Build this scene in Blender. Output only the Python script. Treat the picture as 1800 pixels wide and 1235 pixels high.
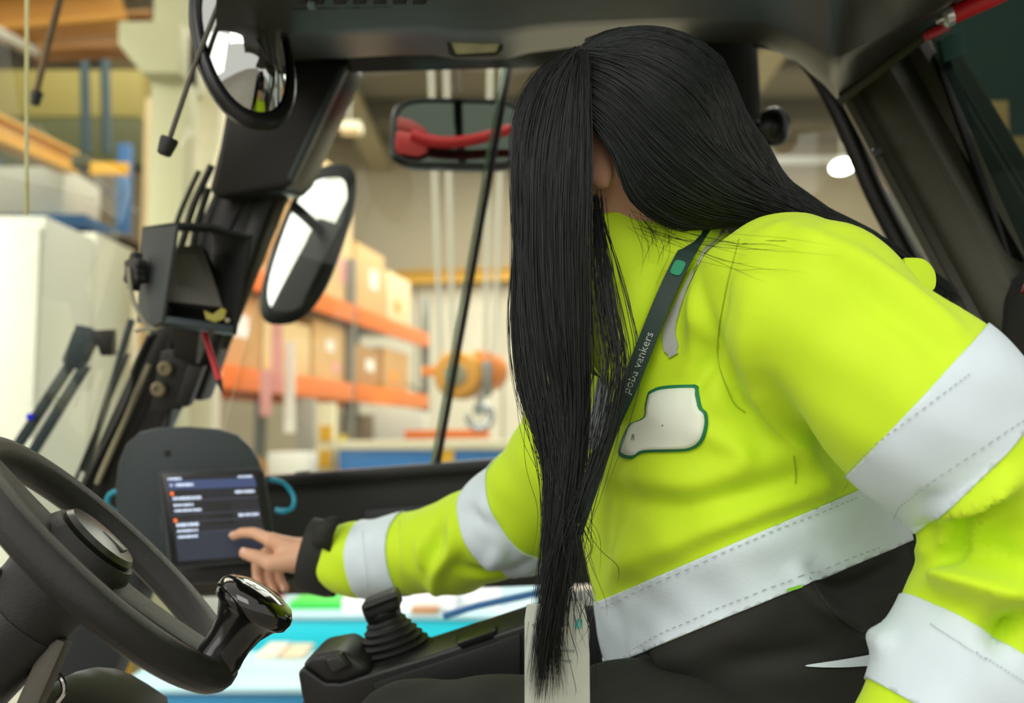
import bpy, bmesh, math, random
import numpy as np
from mathutils import Vector, Matrix
from mathutils.bvhtree import BVHTree
random.seed(7); np.random.seed(7)
for o in list(bpy.data.objects): bpy.data.objects.remove(o, do_unlink=True)
SC = bpy.context.scene; COL = SC.collection

# ---------------------------------------------------------------- camera
FPX = 1800.0; PITCH = math.radians(4.7); CAMZ = 1.5
cd = bpy.data.cameras.new('camera'); cam = bpy.data.objects.new('camera', cd); COL.objects.link(cam)
cam.location = (0, 0, CAMZ); cam.rotation_euler = (math.radians(90) + PITCH, 0, 0)
cd.sensor_width = 36; cd.sensor_fit = 'HORIZONTAL'; cd.lens = 36.0 * FPX / 1800.0
cd.clip_start = 0.02; cd.clip_end = 200
cd.dof.use_dof = True; cd.dof.focus_distance = 1.02; cd.dof.aperture_fstop = 3.4
SC.camera = cam

# ---------------------------------------------------------------- world, lights, exposure
def lin(c): return c / 12.92 if c <= 0.04045 else ((c + 0.055) / 1.055) ** 2.4
def hexc(h):
    h = h.lstrip('#'); return tuple(lin(int(h[i:i+2], 16) / 255) for i in (0, 2, 4)) + (1,)
W = bpy.data.worlds.new('world'); SC.world = W; W.use_nodes = True
bgn = W.node_tree.nodes['Background']; bgn.inputs[0].default_value = (1.0, 0.96, 0.88, 1); bgn.inputs[1].default_value = 0.72
def area(name, loc, target, sx, sy, energy, col=(1, 1, 1), spread=180):
    l = bpy.data.lights.new(name, 'AREA'); l.shape = 'RECTANGLE'; l.size = sx; l.size_y = sy; l.energy = energy; l.color = col; l.spread = math.radians(spread)
    o = bpy.data.objects.new(name, l); COL.objects.link(o); o.location = loc
    o.rotation_euler = (Vector(target) - Vector(loc)).to_track_quat('-Z', 'Y').to_euler(); return o
area('loading_gate_daylight', (-1.0, -3.8, 5.2), (0.2, 1.2, 1.3), 4.0, 3.0, 122, (1.0, 0.98, 0.95))
area('hall_ceiling_light', (-1.5, 8.5, 6.6), (-1.5, 9.0, 0), 9, 7, 760, (1.0, 0.97, 0.90))
area('hall_ceiling_light_far', (2.5, 14.5, 6.6), (2.5, 15.0, 0), 8, 6, 700, (1.0, 0.97, 0.90))
area('background_fill_light', (-4.6, 2.2, 3.6), (0, 5.5, 0.7), 3, 2.4, 50, (1.0, 0.99, 0.93), 75)  # added unseen lamp, brightens the cabinets and goods beyond the cab
area('mirror_fill_light', (-5.6, -4.2, 3.6), (0, 1.5, 1.3), 3.4, 3.8, 58, (1.0, 0.99, 0.96))  # added unseen lamp, gives the outside mirror something white to show
VS = SC.view_settings
VS.view_transform = 'Standard'; VS.look = 'None'; VS.gamma = 1; VS.use_curve_mapping = False
VS.exposure = 0.35

# ---------------------------------------------------------------- helpers
RIGHT = Vector((1, 0, 0)); FWD = Vector((0, math.cos(PITCH), math.sin(PITCH))); UP = Vector((0, -math.sin(PITCH), math.cos(PITCH)))
CAM = Vector((0, 0, CAMZ))
def cdir(x, y, z): return RIGHT * x + UP * y + FWD * z
def P(px, py, d): return CAM + cdir((px - 900) / FPX * d, -(py - 617.5) / FPX * d, d)
def proj(p):
    q = Vector(p) - CAM; z = q.dot(FWD); return (900 + q.dot(RIGHT) / z * FPX, 617.5 - q.dot(UP) / z * FPX, z)
def PL(pts): return [P(*p) for p in pts]

MATS = {}
def mat(name, col, rough=0.5, metal=0.0, bump=0.0, bscale=200, var=0.0, vscale=8, spec=0.5, emit=0, alpha=None, sheen=0, coat=0):
    if name in MATS: return MATS[name]
    m = bpy.data.materials.new(name); m.use_nodes = True; nt = m.node_tree; b = nt.nodes['Principled BSDF']
    c = hexc(col) if isinstance(col, str) else col
    b.inputs['Base Color'].default_value = c; b.inputs['Roughness'].default_value = rough; b.inputs['Metallic'].default_value = metal
    b.inputs['Specular IOR Level'].default_value = spec
    if coat: b.inputs['Coat Weight'].default_value = coat; b.inputs['Coat Roughness'].default_value = 0.1
    if sheen: b.inputs['Sheen Weight'].default_value = sheen
    if emit: b.inputs['Emission Color'].default_value = c; b.inputs['Emission Strength'].default_value = emit
    tc = nt.nodes.new('ShaderNodeTexCoord')
    if var:
        n = nt.nodes.new('ShaderNodeTexNoise'); n.inputs['Scale'].default_value = vscale; n.inputs['Detail'].default_value = 4
        nt.links.new(tc.outputs['Object'], n.inputs['Vector'])
        r = nt.nodes.new('ShaderNodeMapRange'); r.inputs[3].default_value = 1 - var; r.inputs[4].default_value = 1 + var
        r.inputs[1].default_value = .25; r.inputs[2].default_value = .75
        nt.links.new(n.outputs['Fac'], r.inputs[0])
        mx = nt.nodes.new('ShaderNodeMix'); mx.data_type = 'RGBA'; mx.blend_type = 'MULTIPLY'; mx.inputs[0].default_value = 1
        mx.inputs[6].default_value = c; nt.links.new(r.outputs[0], mx.inputs[7]); nt.links.new(mx.outputs[2], b.inputs['Base Color'])
    if bump:
        n = nt.nodes.new('ShaderNodeTexNoise'); n.inputs['Scale'].default_value = bscale; n.inputs['Detail'].default_value = 2
        nt.links.new(tc.outputs['Object'], n.inputs['Vector'])
        bp = nt.nodes.new('ShaderNodeBump'); bp.inputs['Strength'].default_value = bump; bp.inputs['Distance'].default_value = 0.002
        nt.links.new(n.outputs['Fac'], bp.inputs['Height']); nt.links.new(bp.outputs[0], b.inputs['Normal'])
    MATS[name] = m; return m
def glass_mat(name, tint, refl=0.06):
    if name in MATS: return MATS[name]
    m = bpy.data.materials.new(name); m.use_nodes = True; nt = m.node_tree; nt.nodes.clear()
    o = nt.nodes.new('ShaderNodeOutputMaterial'); t = nt.nodes.new('ShaderNodeBsdfTransparent'); g = nt.nodes.new('ShaderNodeBsdfGlossy')
    t.inputs[0].default_value = tint; g.inputs['Roughness'].default_value = 0.02
    f = nt.nodes.new('ShaderNodeFresnel'); f.inputs[0].default_value = 1.45
    mu = nt.nodes.new('ShaderNodeMath'); mu.operation = 'MULTIPLY'; mu.inputs[1].default_value = refl / 0.04; mu.use_clamp = True
    mx = nt.nodes.new('ShaderNodeMixShader'); nt.links.new(f.outputs[0], mu.inputs[0]); nt.links.new(mu.outputs[0], mx.inputs[0])
    nt.links.new(t.outputs[0], mx.inputs[1]); nt.links.new(g.outputs[0], mx.inputs[2]); nt.links.new(mx.outputs[0], o.inputs[0])
    MATS[name] = m; return m

ORG = {}
def tag(o, label=None, cat=None, group=None, kind=None):
    if label: o['label'] = label
    if cat: o['category'] = cat
    if group: o['group'] = group
    if kind: o['kind'] = kind
    return o
def thing(name, loc, label=None, cat=None, group=None, kind=None):
    e = bpy.data.objects.new(name, None); COL.objects.link(e); e.location = loc; e.empty_display_size = .05
    ORG[e.name] = Vector(loc); return tag(e, label, cat, group, kind)
def finish(name, me, m, parent=None, smooth=True, angle=40):
    """me holds world coordinates; the object's origin goes to its base (or to its parent's)"""
    n = len(me.vertices); co = np.empty(n * 3, dtype=np.float32); me.vertices.foreach_get('co', co); co = co.reshape(-1, 3)
    if parent is None: org = Vector((float((co[:, 0].min() + co[:, 0].max()) / 2), float((co[:, 1].min() + co[:, 1].max()) / 2), float(co[:, 2].min())))
    else: org = ORG[parent.name]
    co = co - np.array(org, dtype=np.float32); me.vertices.foreach_set('co', co.ravel())
    if m is not None: me.materials.append(m)
    if smooth:
        me.polygons.foreach_set('use_smooth', [True] * len(me.polygons))
        if angle < 180: me.set_sharp_from_angle(angle=math.radians(angle))
    me.update()
    o = bpy.data.objects.new(name, me); COL.objects.link(o); ORG[o.name] = org
    if parent is None: o.location = org
    else: o.parent = parent
    return o
def mk(name, verts, faces, m, parent=None, smooth=True, angle=40, bevel=0, seg=2, fix=True):
    me = bpy.data.meshes.new(name); me.from_pydata([tuple(v) for v in verts], [], [tuple(f) for f in faces])
    if bevel or fix:
        bm = bmesh.new(); bm.from_mesh(me)
        if fix: bmesh.ops.recalc_face_normals(bm, faces=bm.faces)
        if bevel:
            ed = [e for e in bm.edges if len(e.link_faces) == 2 and e.calc_face_angle(0) > 0.5]
            if ed: bmesh.ops.bevel(bm, geom=ed, offset=bevel, segments=seg, profile=0.6, affect='EDGES', clamp_overlap=True)
        bm.to_mesh(me); bm.free()
    return finish(name, me, m, parent, smooth, angle)
class MB:
    def __init__(s): s.v = []; s.f = []
    def add(s, v, f):
        b = len(s.v); s.v += [Vector(x) for x in v]; s.f += [tuple(i + b for i in q) for q in f]; return s
    def box(s, c, ax, hs):
        c = Vector(c); A = [Vector(a) for a in ax]
        v = [c + A[0] * hs[0] * i + A[1] * hs[1] * j + A[2] * hs[2] * k for i in (-1, 1) for j in (-1, 1) for k in (-1, 1)]
        return s.add(v, [(0, 1, 3, 2), (4, 6, 7, 5), (0, 4, 5, 1), (2, 3, 7, 6), (0, 2, 6, 4), (1, 5, 7, 3)])
    def wbox(s, lo, hi):
        c = [(a + b) / 2 for a, b in zip(lo, hi)]; return s.box(c, ((1, 0, 0), (0, 1, 0), (0, 0, 1)), [(b - a) / 2 for a, b in zip(lo, hi)])
    def prism(s, poly, ext):
        n = len(poly); ext = Vector(ext); v = [Vector(p) for p in poly] + [Vector(p) + ext for p in poly]
        return s.add(v, [tuple(range(n - 1, -1, -1)), tuple(range(n, 2 * n))] + [(i, (i + 1) % n, n + (i + 1) % n, n + i) for i in range(n)])
    def loft(s, rings, cap=True, closed=True):
        n = len(rings[0]); v = [q for r in rings for q in r]; f = []
        for i in range(len(rings) - 1):
            for j in range(n if closed else n - 1):
                k = (j + 1) % n; f.append((i * n + j, i * n + k, (i + 1) * n + k, (i + 1) * n + j))
        if cap: f += [tuple(range(n - 1, -1, -1)), tuple(range((len(rings) - 1) * n, len(rings) * n))]
        return s.add(v, f)
    def tube(s, pts, r, sides=8, cap=True):
        pts = [Vector(p) for p in pts]; n = len(pts); rr = r if isinstance(r, (list, tuple)) else [r] * n
        rings = []; nrm = None
        for i, p in enumerate(pts):
            t = (pts[min(i + 1, n - 1)] - pts[max(i - 1, 0)]).normalized()
            if nrm is None: nrm = t.orthogonal().normalized()
            nrm = (nrm - t * nrm.dot(t)).normalized(); bn = t.cross(nrm)
            rings.append([p + (nrm * math.cos(a) + bn * math.sin(a)) * rr[i] for a in [2 * math.pi * k / sides for k in range(sides)]])
        return s.loft(rings, cap)
    def lathe(s, c, axis, prof, sides=24, ref=None):
        """prof: (radius, height along axis)"""
        axis = Vector(axis).normalized(); u = (Vector(ref) - axis * Vector(ref).dot(axis)).normalized() if ref else axis.orthogonal().normalized(); w = axis.cross(u); c = Vector(c)
        return s.loft([[c + axis * h + (u * math.cos(a) + w * math.sin(a)) * max(r, 1e-4) for a in [2 * math.pi * k / sides for k in range(sides)]] for r, h in prof])
    def build(s, name, m, parent=None, **kw): return mk(name, s.v, s.f, m, parent, **kw)
def cr(pts, n):
    """Catmull-Rom through points (Vectors or tuples) resampled to n"""
    A = np.array([tuple(p) for p in pts], dtype=float); k = len(A); out = []
    for t in np.linspace(0, k - 1, n):
        i = min(int(t), k - 2); u = t - i; p0 = A[max(i - 1, 0)]; p1 = A[i]; p2 = A[i + 1]; p3 = A[min(i + 2, k - 1)]
        out.append(.5 * (2 * p1 + (p2 - p0) * u + (2 * p0 - 5 * p1 + 4 * p2 - p3) * u * u + (3 * p1 - p0 - 3 * p2 + p3) * u ** 3))
    return out
def crv(pts, n): return [Vector(p) for p in cr(pts, n)]
def rrect(w, h, r, n=5):
    out = []
    for cx, cy, a0 in ((w - r, h - r, 0), (-w + r, h - r, 90), (-w + r, -h + r, 180), (w - r, -h + r, 270)):
        for k in range(n + 1):
            a = math.radians(a0 + 90 * k / n); out.append((cx + r * math.cos(a), cy + r * math.sin(a)))
    return out
def plane_pts(c, u, v, pts): return [Vector(c) + Vector(u) * a + Vector(v) * b for a, b in pts]
def text_mesh(txt, size=1.0):
    cu = bpy.data.curves.new('print', 'FONT'); cu.body = txt; cu.size = size; cu.resolution_u = 2
    o = bpy.data.objects.new('print', cu); COL.objects.link(o); dg = bpy.context.evaluated_depsgraph_get()
    me = bpy.data.meshes.new_from_object(o.evaluated_get(dg)); v = [tuple(x.co) for x in me.vertices]; f = [tuple(p.vertices) for p in me.polygons]
    bpy.data.objects.remove(o); bpy.data.meshes.remove(me); return v, f

# signed distance modelling -> surface nets
def npv(p): return np.array(tuple(p), dtype=np.float32)
def d_cone(X, a, b, ra, rb):
    a = npv(a); b = npv(b); ab = b - a; t = np.clip(((X - a) @ ab) / max(float(ab @ ab), 1e-12), 0, 1)
    return np.linalg.norm(X - a - t[..., None] * ab, axis=-1) - (ra + (rb - ra) * t)
def d_chain(X, pts, rr, k=0.0):
    d = None
    for i in range(len(pts) - 1):
        e = d_cone(X, pts[i], pts[i + 1], rr[i], rr[i + 1]); d = e if d is None else (smin(d, e, k) if k else np.minimum(d, e))
    return d
def d_ell(X, c, axes, r):
    q = (X - npv(c)) @ np.array([tuple(a) for a in axes], dtype=np.float32).T; r = np.array(r, dtype=np.float32)
    k0 = np.linalg.norm(q / r, axis=-1); k1 = np.linalg.norm(q / (r * r), axis=-1) + 1e-9; return k0 * (k0 - 1) / k1
def smin(a, b, k):
    h = np.clip(.5 + .5 * (b - a) / k, 0, 1); return b + (a - b) * h - k * h * (1 - h)
def surface(sdf, lo, hi, h):
    lo = np.array(lo, dtype=np.float32); n = np.ceil((np.array(hi) - lo) / h).astype(int) + 1
    F = np.empty(tuple(n), dtype=np.float32); ys = lo[1] + h * np.arange(n[1]); zs = lo[2] + h * np.arange(n[2])
    for i0 in range(0, n[0], 24):
        xs = lo[0] + h * np.arange(i0, min(i0 + 24, n[0])); X = np.stack(np.meshgrid(xs, ys, zs, indexing='ij'), -1).astype(np.float32)
        F[i0:i0 + len(xs)] = sdf(X)
    S = F < 0; sl = lambda a, i, j, k: a[i:n[0] - 1 + i, j:n[1] - 1 + j, k:n[2] - 1 + k]
    cnt = sum(sl(S, i, j, k).astype(np.int8) for i in (0, 1) for j in (0, 1) for k in (0, 1)); M = (cnt > 0) & (cnt < 8)
    I = np.argwhere(M); idx = -np.ones(M.shape, dtype=np.int64); idx[M] = np.arange(len(I))
    acc = np.zeros((len(I), 3)); num = np.zeros(len(I)); crn = [(i, j, k) for i in (0, 1) for j in (0, 1) for k in (0, 1)]
    for a in crn:
        for ax in range(3):
            if a[ax]: continue
            b = list(a); b[ax] = 1
            fa = F[I[:, 0] + a[0], I[:, 1] + a[1], I[:, 2] + a[2]]; fb = F[I[:, 0] + b[0], I[:, 1] + b[1], I[:, 2] + b[2]]
            c = (fa < 0) != (fb < 0); t = np.where(c, fa / np.where(c, fa - fb, 1), 0)
            p = np.tile(np.array(a, dtype=float), (len(I), 1)); p[:, ax] += t; acc[c] += p[c]; num[c] += 1
    V = lo + h * (I + acc / num[:, None]); Q = []
    for ax in range(3):
        o1, o2 = [(1, 2), (2, 0), (0, 1)][ax]; A = np.argwhere(np.diff(S, axis=ax)); A = A[(A[:, o1] > 0) & (A[:, o2] > 0)]
        A = A[(A[:, o1] < n[o1] - 1) & (A[:, o2] < n[o2] - 1)]
        c = []
        for d1, d2 in ((-1, -1), (0, -1), (0, 0), (-1, 0)):
            B = A.copy(); B[:, o1] += d1; B[:, o2] += d2; c.append(idx[B[:, 0], B[:, 1], B[:, 2]])
        q = np.stack(c, 1); ins = S[A[:, 0], A[:, 1], A[:, 2]]; q[~ins] = q[~ins][:, ::-1]; Q.append(q)
    return V, np.concatenate(Q)
def relax(V, Q, it=2, lam=.5):
    E = np.concatenate([Q[:, [0, 1]], Q[:, [1, 2]], Q[:, [2, 3]], Q[:, [3, 0]]]); E = np.concatenate([E, E[:, ::-1]])
    for _ in range(it):
        s = np.zeros_like(V); c = np.bincount(E[:, 0], minlength=len(V))[:, None]
        for k in range(3): s[:, k] = np.bincount(E[:, 0], weights=V[E[:, 1], k], minlength=len(V))
        V = V + lam * (s / np.maximum(c, 1) - V)
    return V
def npmesh(name, V, Q):
    me = bpy.data.meshes.new(name); me.from_pydata(V.tolist(), [], Q.tolist()); me.update(); return me

# ================================================================= the hall behind the truck
m_conc = mat('floor_concrete', '#8f8a7c', .6, var=.12, vscale=1.5)
m_wall = mat('wall_plaster', '#b9ab90', .8, var=.06, vscale=.8)
m_wall2 = mat('wall_panel_cream', '#e6dcc6', .7, var=.04, vscale=.7)
m_ceil = mat('ceiling_sheet', '#8a8372', .8, var=.08, vscale=.5)
m_white = mat('white_paint', '#bcbb98', .5, var=.03, vscale=3)
m_yel = mat('crane_yellow', '#dba61e', .45, var=.06)
m_orange = mat('rack_orange', '#ee7a2e', .45, var=.05)
m_blue = mat('rack_blue', '#1d5c96', .45, var=.05)
m_blue2 = mat('bench_blue', '#1f6cb0', .45, var=.05)
m_steel = mat('steel_grey', '#8f8f88', .4, .6)
m_pipe = mat('pipe_grey', '#a5a299', .5)
K = 'structure'
tag(MB().wbox((-14, -12, -.1), (14, 21, 0)).build('floor', m_conc), 'grey concrete hall floor', 'floor', kind=K)
tag(MB().wbox((-14, 20, 0), (14, 20.3, 7.6)).build('wall_back', m_wall), 'beige rear wall of the hall', 'wall', kind=K)
ceil = tag(MB().wbox((-14, 4.2, 7.3), (14, 20.3, 7.5)).build('ceiling', m_ceil), 'drab hall ceiling with steel beams', 'ceiling', kind=K)
for y in (7, 9.6, 12.2, 14.8, 17.4): MB().wbox((-14, y - .12, 6.9), (14, y + .12, 7.3)).build('ceiling_beam', mat('ceiling_steel', '#6f6a5c', .6), ceil, bevel=.01)
for x in (-5.5, -2.6, .6, 3.6): MB().wbox((x - .2, 4.5, 6.72), (x + .2, 20, 6.9)).build('ceiling_duct', mat('duct_tan', '#b3a888', .6), ceil, bevel=.02)
# cream wall panels low on the far wall
pan = [(-3.0, -1.9), (-1.86, -.2), (-.16, 1.5), (1.54, 3.2), (3.24, 4.9), (4.94, 6.6)]
wb = bpy.data.objects['wall_back']
for a, b in pan: MB().wbox((a, 19.9, 0), (b, 20.0, 4.45)).build('panel', m_wall2, wb, bevel=.01)
for i, (z, r) in enumerate(((5.35, .07), (4.75, .05))):
    MB().tube([Vector((2.2, 19.7, z)), Vector((9, 19.7, z))], r, 10).build('pipe', m_pipe, wb)
MB().tube([Vector((6.25, 19.7, 0)), Vector((6.25, 19.7, 5.3))], .05, 10).build('pipe', m_pipe, wb)

# crane rail across the far wall
def beam(name, a, b, w, h, m, parent=None, up=(0, 0, 1), bevel=.004):
    a = Vector(a); b = Vector(b); t = (b - a).normalized(); s = t.cross(Vector(up)).normalized(); u = s.cross(t)
    return MB().box((a + b) / 2, (t, s, u), ((b - a).length / 2, w / 2, h / 2)).build(name, m, parent, bevel=bevel)
def ibeam(name, a, b, w, h, m, label, cat):
    a = Vector(a); b = Vector(b); th = thing(name, (a + b) / 2 - Vector((0, 0, h / 2)), label, cat); q = Vector((0, 0, h / 2 - h * .07))
    beam('web', a, b, w * .2, h * .8, m, th); beam('flange', a + q, b + q, w, h * .14, m, th); beam('flange', a - q, b - q, w, h * .14, m, th); return th
ibeam('crane_rail', P(690, 489, 19.82), P(1010, 478, 19.82), .25, .26, m_yel, 'yellow crane rail crossing the far cream wall', 'rail')
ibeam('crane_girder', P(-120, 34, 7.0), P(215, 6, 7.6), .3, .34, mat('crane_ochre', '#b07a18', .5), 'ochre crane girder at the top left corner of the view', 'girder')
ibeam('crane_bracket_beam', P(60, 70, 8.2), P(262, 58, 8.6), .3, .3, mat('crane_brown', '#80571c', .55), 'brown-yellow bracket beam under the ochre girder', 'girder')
ibeam('runway_beam', P(-60, 205, 7.0), P(122, 286, 9.0), .16, .2, m_yel, 'yellow runway beam sloping behind the windshield at left', 'beam')
beam('cable_tray', P(-40, 40, 6), P(60, 92, 7.4), .08, .06, m_pipe)
tag(bpy.data.objects['cable_tray'], 'pale thin cable tray under the ochre girder', 'tray')

# white columns seen through the windshield
def column(x0, x1, d, label, m, corbel=False):
    a = P(x0, 765, d); b = P(x1, 765, d); w = b.x - a.x
    t = thing('hall_column', (a.x + w / 2, a.y + w / 2, 0), label, 'column')
    MB().wbox((a.x, a.y, 0), (b.x, a.y + w, 7.3)).build('shaft', m, t, bevel=.02)
    if corbel:
        z = P(x0, 30, d).z; z1 = P(x0, 72, d).z; z2 = P(x0, 125, d).z; e = .13
        MB().prism([Vector((a.x - e, a.y - e, z)), Vector((a.x - e, a.y - e, z1)), Vector((a.x, a.y - e, z2)), Vector((b.x, a.y - e, z2)), Vector((b.x, a.y - e, z))], (0, w + 2 * e, 0)).build('corbel', m, t, bevel=.01)
    return t
column(246, 312, 5.3, 'cream white column with a flared corbel behind the windshield', m_white, True)
column(318, 372, 5.9, 'paler white column just right of the one with the corbel', mat('white_paint_warm', '#dcd6b8', .5, var=.03))
# white curtain walls / cabinets low at left
def cabinet(x0, x1, ytop, d, dep, label, m, nd=2):
    a = P(x0, 765, d); b = P(x1, 765, d); z = P((x0 + x1) / 2, ytop, d).z
    t = thing('tall_cabinet', ((a.x + b.x) / 2, a.y + dep / 2, 0), label, 'cabinet')
    MB().wbox((a.x, a.y, 0.05), (b.x, a.y + dep, z)).build('body', m, t, bevel=.01)
    w = (b.x - a.x) / nd
    for k in range(nd):
        dr = MB().wbox((a.x + w * k + .012, a.y - .025, .1), (a.x + w * (k + 1) - .012, a.y - .001, z - .05)).build('door', m, t, bevel=.006)
        MB().wbox((a.x + w * (k + 1) - .06, a.y - .05, z * .5), (a.x + w * (k + 1) - .04, a.y - .024, z * .5 + .15)).build('handle', m_pipe, dr, bevel=.003)
    MB().wbox((a.x, a.y + .02, 0), (b.x, a.y + dep - .02, .05)).build('plinth', mat('plinth_grey', '#77756b', .6), t)
cabinet(-170, 66, 372, 4.2, .5, 'bright white tall cabinet at the left edge of the view', mat('cab_white', '#dde0d6', .4), 2)
cabinet(100, 158, 402, 4.9, .5, 'narrow white cabinet between the wide cabinet and the columns', mat('cab_white2', '#e6e6d8', .4), 1)
cabinet(72, 100, 415, 5.1, .4, 'slim yellowish cabinet squeezed between two white cabinets', mat('cab_cream', '#dcd7ad', .5), 1)
cabinet(162, 192, 470, 5.5, .4, 'cream locker left of the blue rack upright', mat('cab_cream2', '#eee6cd', .5), 1)

# blue rack behind the windshield
t = thing('blue_pallet_rack', P(205, 765, 10).xy.to_3d(), 'blue pallet rack post with orange and yellow beams behind the windshield', 'rack')
bx = P(205, 765, 10)
for dx, dy in ((0, 0), (-1.6, .5), (0, 1.0)): MB().wbox((bx.x - .06 + dx, bx.y - .06 + dy, 0), (bx.x + .06 + dx, bx.y + .06 + dy, 4.4)).build('upright', m_blue, t, bevel=.008)
for (x0, y0, x1, y1, m) in ((160, 296, 226, 298, m_yel), (60, 455, 208, 462, m_orange), (-20, 600, 208, 590, m_orange)):
    beam('beam', P(x0, y0, 9.9), P(x1, y1, 9.9), .05, .12, m, t)
beam('brace', P(165, 315, 9.95), P(240, 375, 10.6), .04, .04, m_steel, t)
for z_, d_ in ((P(0, 400, 8.6).z - .02, 8.6), (P(200, 560, 9.4).z - .02, 9.4)): MB().wbox((-5.2, d_, z_ - .03), (-3.3, d_ + 1.6, z_)).build('shelf', m_steel, t)
# crates on that rack
def crate(name, x0, y0, x1, y1, d, dep, m, label, cat, yaw=0, flaps=True, group=None, tape=None, lab=None):
    a = P(x0, y1, d); b = P(x1, y0, d); w = b.x - a.x; h = P((x0 + x1) / 2, y0, d).z - P((x0 + x1) / 2, y1, d).z
    c = Vector(((a.x + b.x) / 2, a.y + dep / 2, P((x0 + x1) / 2, y1, d).z))
    return boxat(name, c, w, dep, h, m, label, cat, yaw, tape, lab, group)
def boxat(name, c, w, dep, h, m, label, cat, yaw=0, tape=None, lab=None, group=None):
    t = thing(name, c, label, cat, group); u = Vector((math.cos(yaw), math.sin(yaw), 0)); v = Vector((-math.sin(yaw), math.cos(yaw), 0)); z = Vector((0, 0, 1))
    MB().box(c + z * h / 2, (u, v, z), (w / 2, dep / 2, h / 2)).build('body', m, t, bevel=min(w, h) * .02)
    if tape:
        MB().box(c + z * h / 2 - v * dep / 2, (u, v, z), (w * .06, .003, h / 2 * .995)).build('tape', tape, t)
    if lab:
        for lx, lz, lw, lh, lm in lab:
            MB().box(c + z * h * lz - v * (dep / 2 + .002) + u * w * lx, (u, v, z), (lw * w / 2, .003, lh * h / 2)).build('label_sticker', lm, t)
            MB().box(c + z * h * lz + u * (w / 2 + .002) + v * dep * lx, (u, v, z), (.003, lw * dep / 2, lh * h / 2)).build('label_sticker', lm, t)
    return t
m_c = [mat('carton_%d' % i, c, .8, var=.06, vscale=5) for i, c in enumerate(('#ddb47c', '#cfa068', '#e6c692', '#b98c58', '#ecd4a8'))]
m_wr = mat('pallet_wrap', '#cfd3d2', .35, var=.05); m_lw = mat('label_white', '#f3efe4', .6); m_lo = mat('label_orange', '#f29a1f', .5); m_lp = mat('label_pink', '#eeaaa4', .5)
m_red = mat('red_plastic', '#c41524', .4)
crate('grey_container', -60, 290, 110, 376, 9, .8, mat('tarp_grey', '#b8bbb2', .6), 'grey white container under the yellow runway beam', 'container')
crate('blue_bin', 20, 376, 150, 400, 8.6, .6, m_blue, 'dark blue bin below the grey white container', 'bin')
crate('carton', 196, 430, 246, 500, 10.2, .6, m_c[3], 'brown carton behind the blue rack post', 'box')
crate('red_crate', 200, 425, 245, 462, 9.6, .4, mat('crate_red', '#d9552b', .5), 'orange red crate in front of the blue rack post', 'crate')
crate('teal_case', 192, 466, 242, 560, 9.4, .5, mat('case_teal', '#3d6b78', .5), 'teal case below the orange red crate', 'case')
crate('olive_board', -80, 120, 246, 205, 11.5, .3, mat('board_olive', '#8f8448', .7), 'olive yellow wall board at upper left behind the columns', 'board')
crate('green_board', -80, 205, 246, 290, 11.2, .3, mat('board_green', '#4f5233', .7), 'dull green wall board below the olive yellow one', 'board')
for i, (x, l) in enumerate(((148, 'left'), (184, 'right'))):
    tag(MB().tube([P(x, 90, 10.5), P(x + 4, 270, 10.5)], .05, 8).build('hanging_hose', mat('hose_slate', '#2c4450', .5)), 'dark blue hose hanging behind the windshield, the %s one of two' % l, 'hose')

# orange pallet rack running into the distance
RD = Vector((.177, 1, 0)).normalized(); RN = Vector((RD.y, -RD.x, 0)); R0 = Vector((-1.2, 14.0, 0)); YAW = math.atan2(RD.y, RD.x) - math.pi / 2
def rk(s, n, z): return R0 + RD * s - RN * n + Vector((0, 0, z))
rt = thing('orange_pallet_rack', rk(-3, .5, 0), 'orange pallet rack with grey uprights stacked with cartons', 'rack')
zl, zu = 1.96, 2.80
for s in (-6.45, -3.1, .05):
    for n in ((0,) if s < -6 else (0, 1.0)): MB().box(rk(s, n, 1.7), (RD, RN, (0, 0, 1)), (.05, .05, 1.7)).build('upright', m_steel, rt, bevel=.006)
for z in (zl, zu):
    for s0, s1 in ((-6.4, -3.15), (-3.05, 0)):
        beam('beam', rk(s0, -.03, z), rk(s1, -.03, z), .06, .19, m_orange, rt); beam('beam', rk(s0, 1.03, z), rk(s1, 1.03, z), .06, .19, m_orange, rt)
    MB().box(rk(-3.2, .5, z + .08), (RD, RN, (0, 0, 1)), (3.2, .5, .012)).build('shelf_deck', m_steel, rt)
for s in (-3.1, .05):
    beam('brace', rk(s, 0, 2.05), rk(s, 1.0, 2.7), .03, .03, m_steel, rt)
ordn = ['first', 'second', 'third', 'fourth', 'fifth', 'sixth', 'seventh', 'eighth', 'ninth', 'tenth', 'eleventh', 'twelfth']
def shelfrow(z, items, where):
    for i, (s, w, dep, h, mi) in enumerate(items):
        lab = [(.12, .55, .3, .3, m_lw)] if i % 3 == 0 else ([(-.1, .35, .22, .25, m_lo)] if i % 3 == 1 else [(0, .6, .25, .2, m_lw), (.2, .25, .2, .18, m_lp)])
        boxat('carton', rk(s, .32, z), min(dep, .56), w, h, m_c[mi], '%s cardboard carton from the near end on the %s orange shelf' % (ordn[i].capitalize(), where), 'box', YAW, m_wr if i % 2 else None, lab, 'cartons on the %s orange shelf' % where)
shelfrow(zu + .1, [(-5.8, 1.05, .8, 1.25, 4), (-4.6, 1.1, .8, 1.3, 1), (-3.45, 1.0, .8, 1.4, 2), (-2.3, 1.05, .8, .75, 0), (-1.1, 1.0, .8, .62, 4)], 'upper')
shelfrow(zl + .1, [(-5.85, 1.05, .8, .62, 1), (-4.7, 1.1, .8, .5, 2), (-3.6, .9, .8, .6, 0), (-2.4, 1.0, .8, .45, 3), (-1.2, 1.1, .8, .5, 1)], 'lower')
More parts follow.
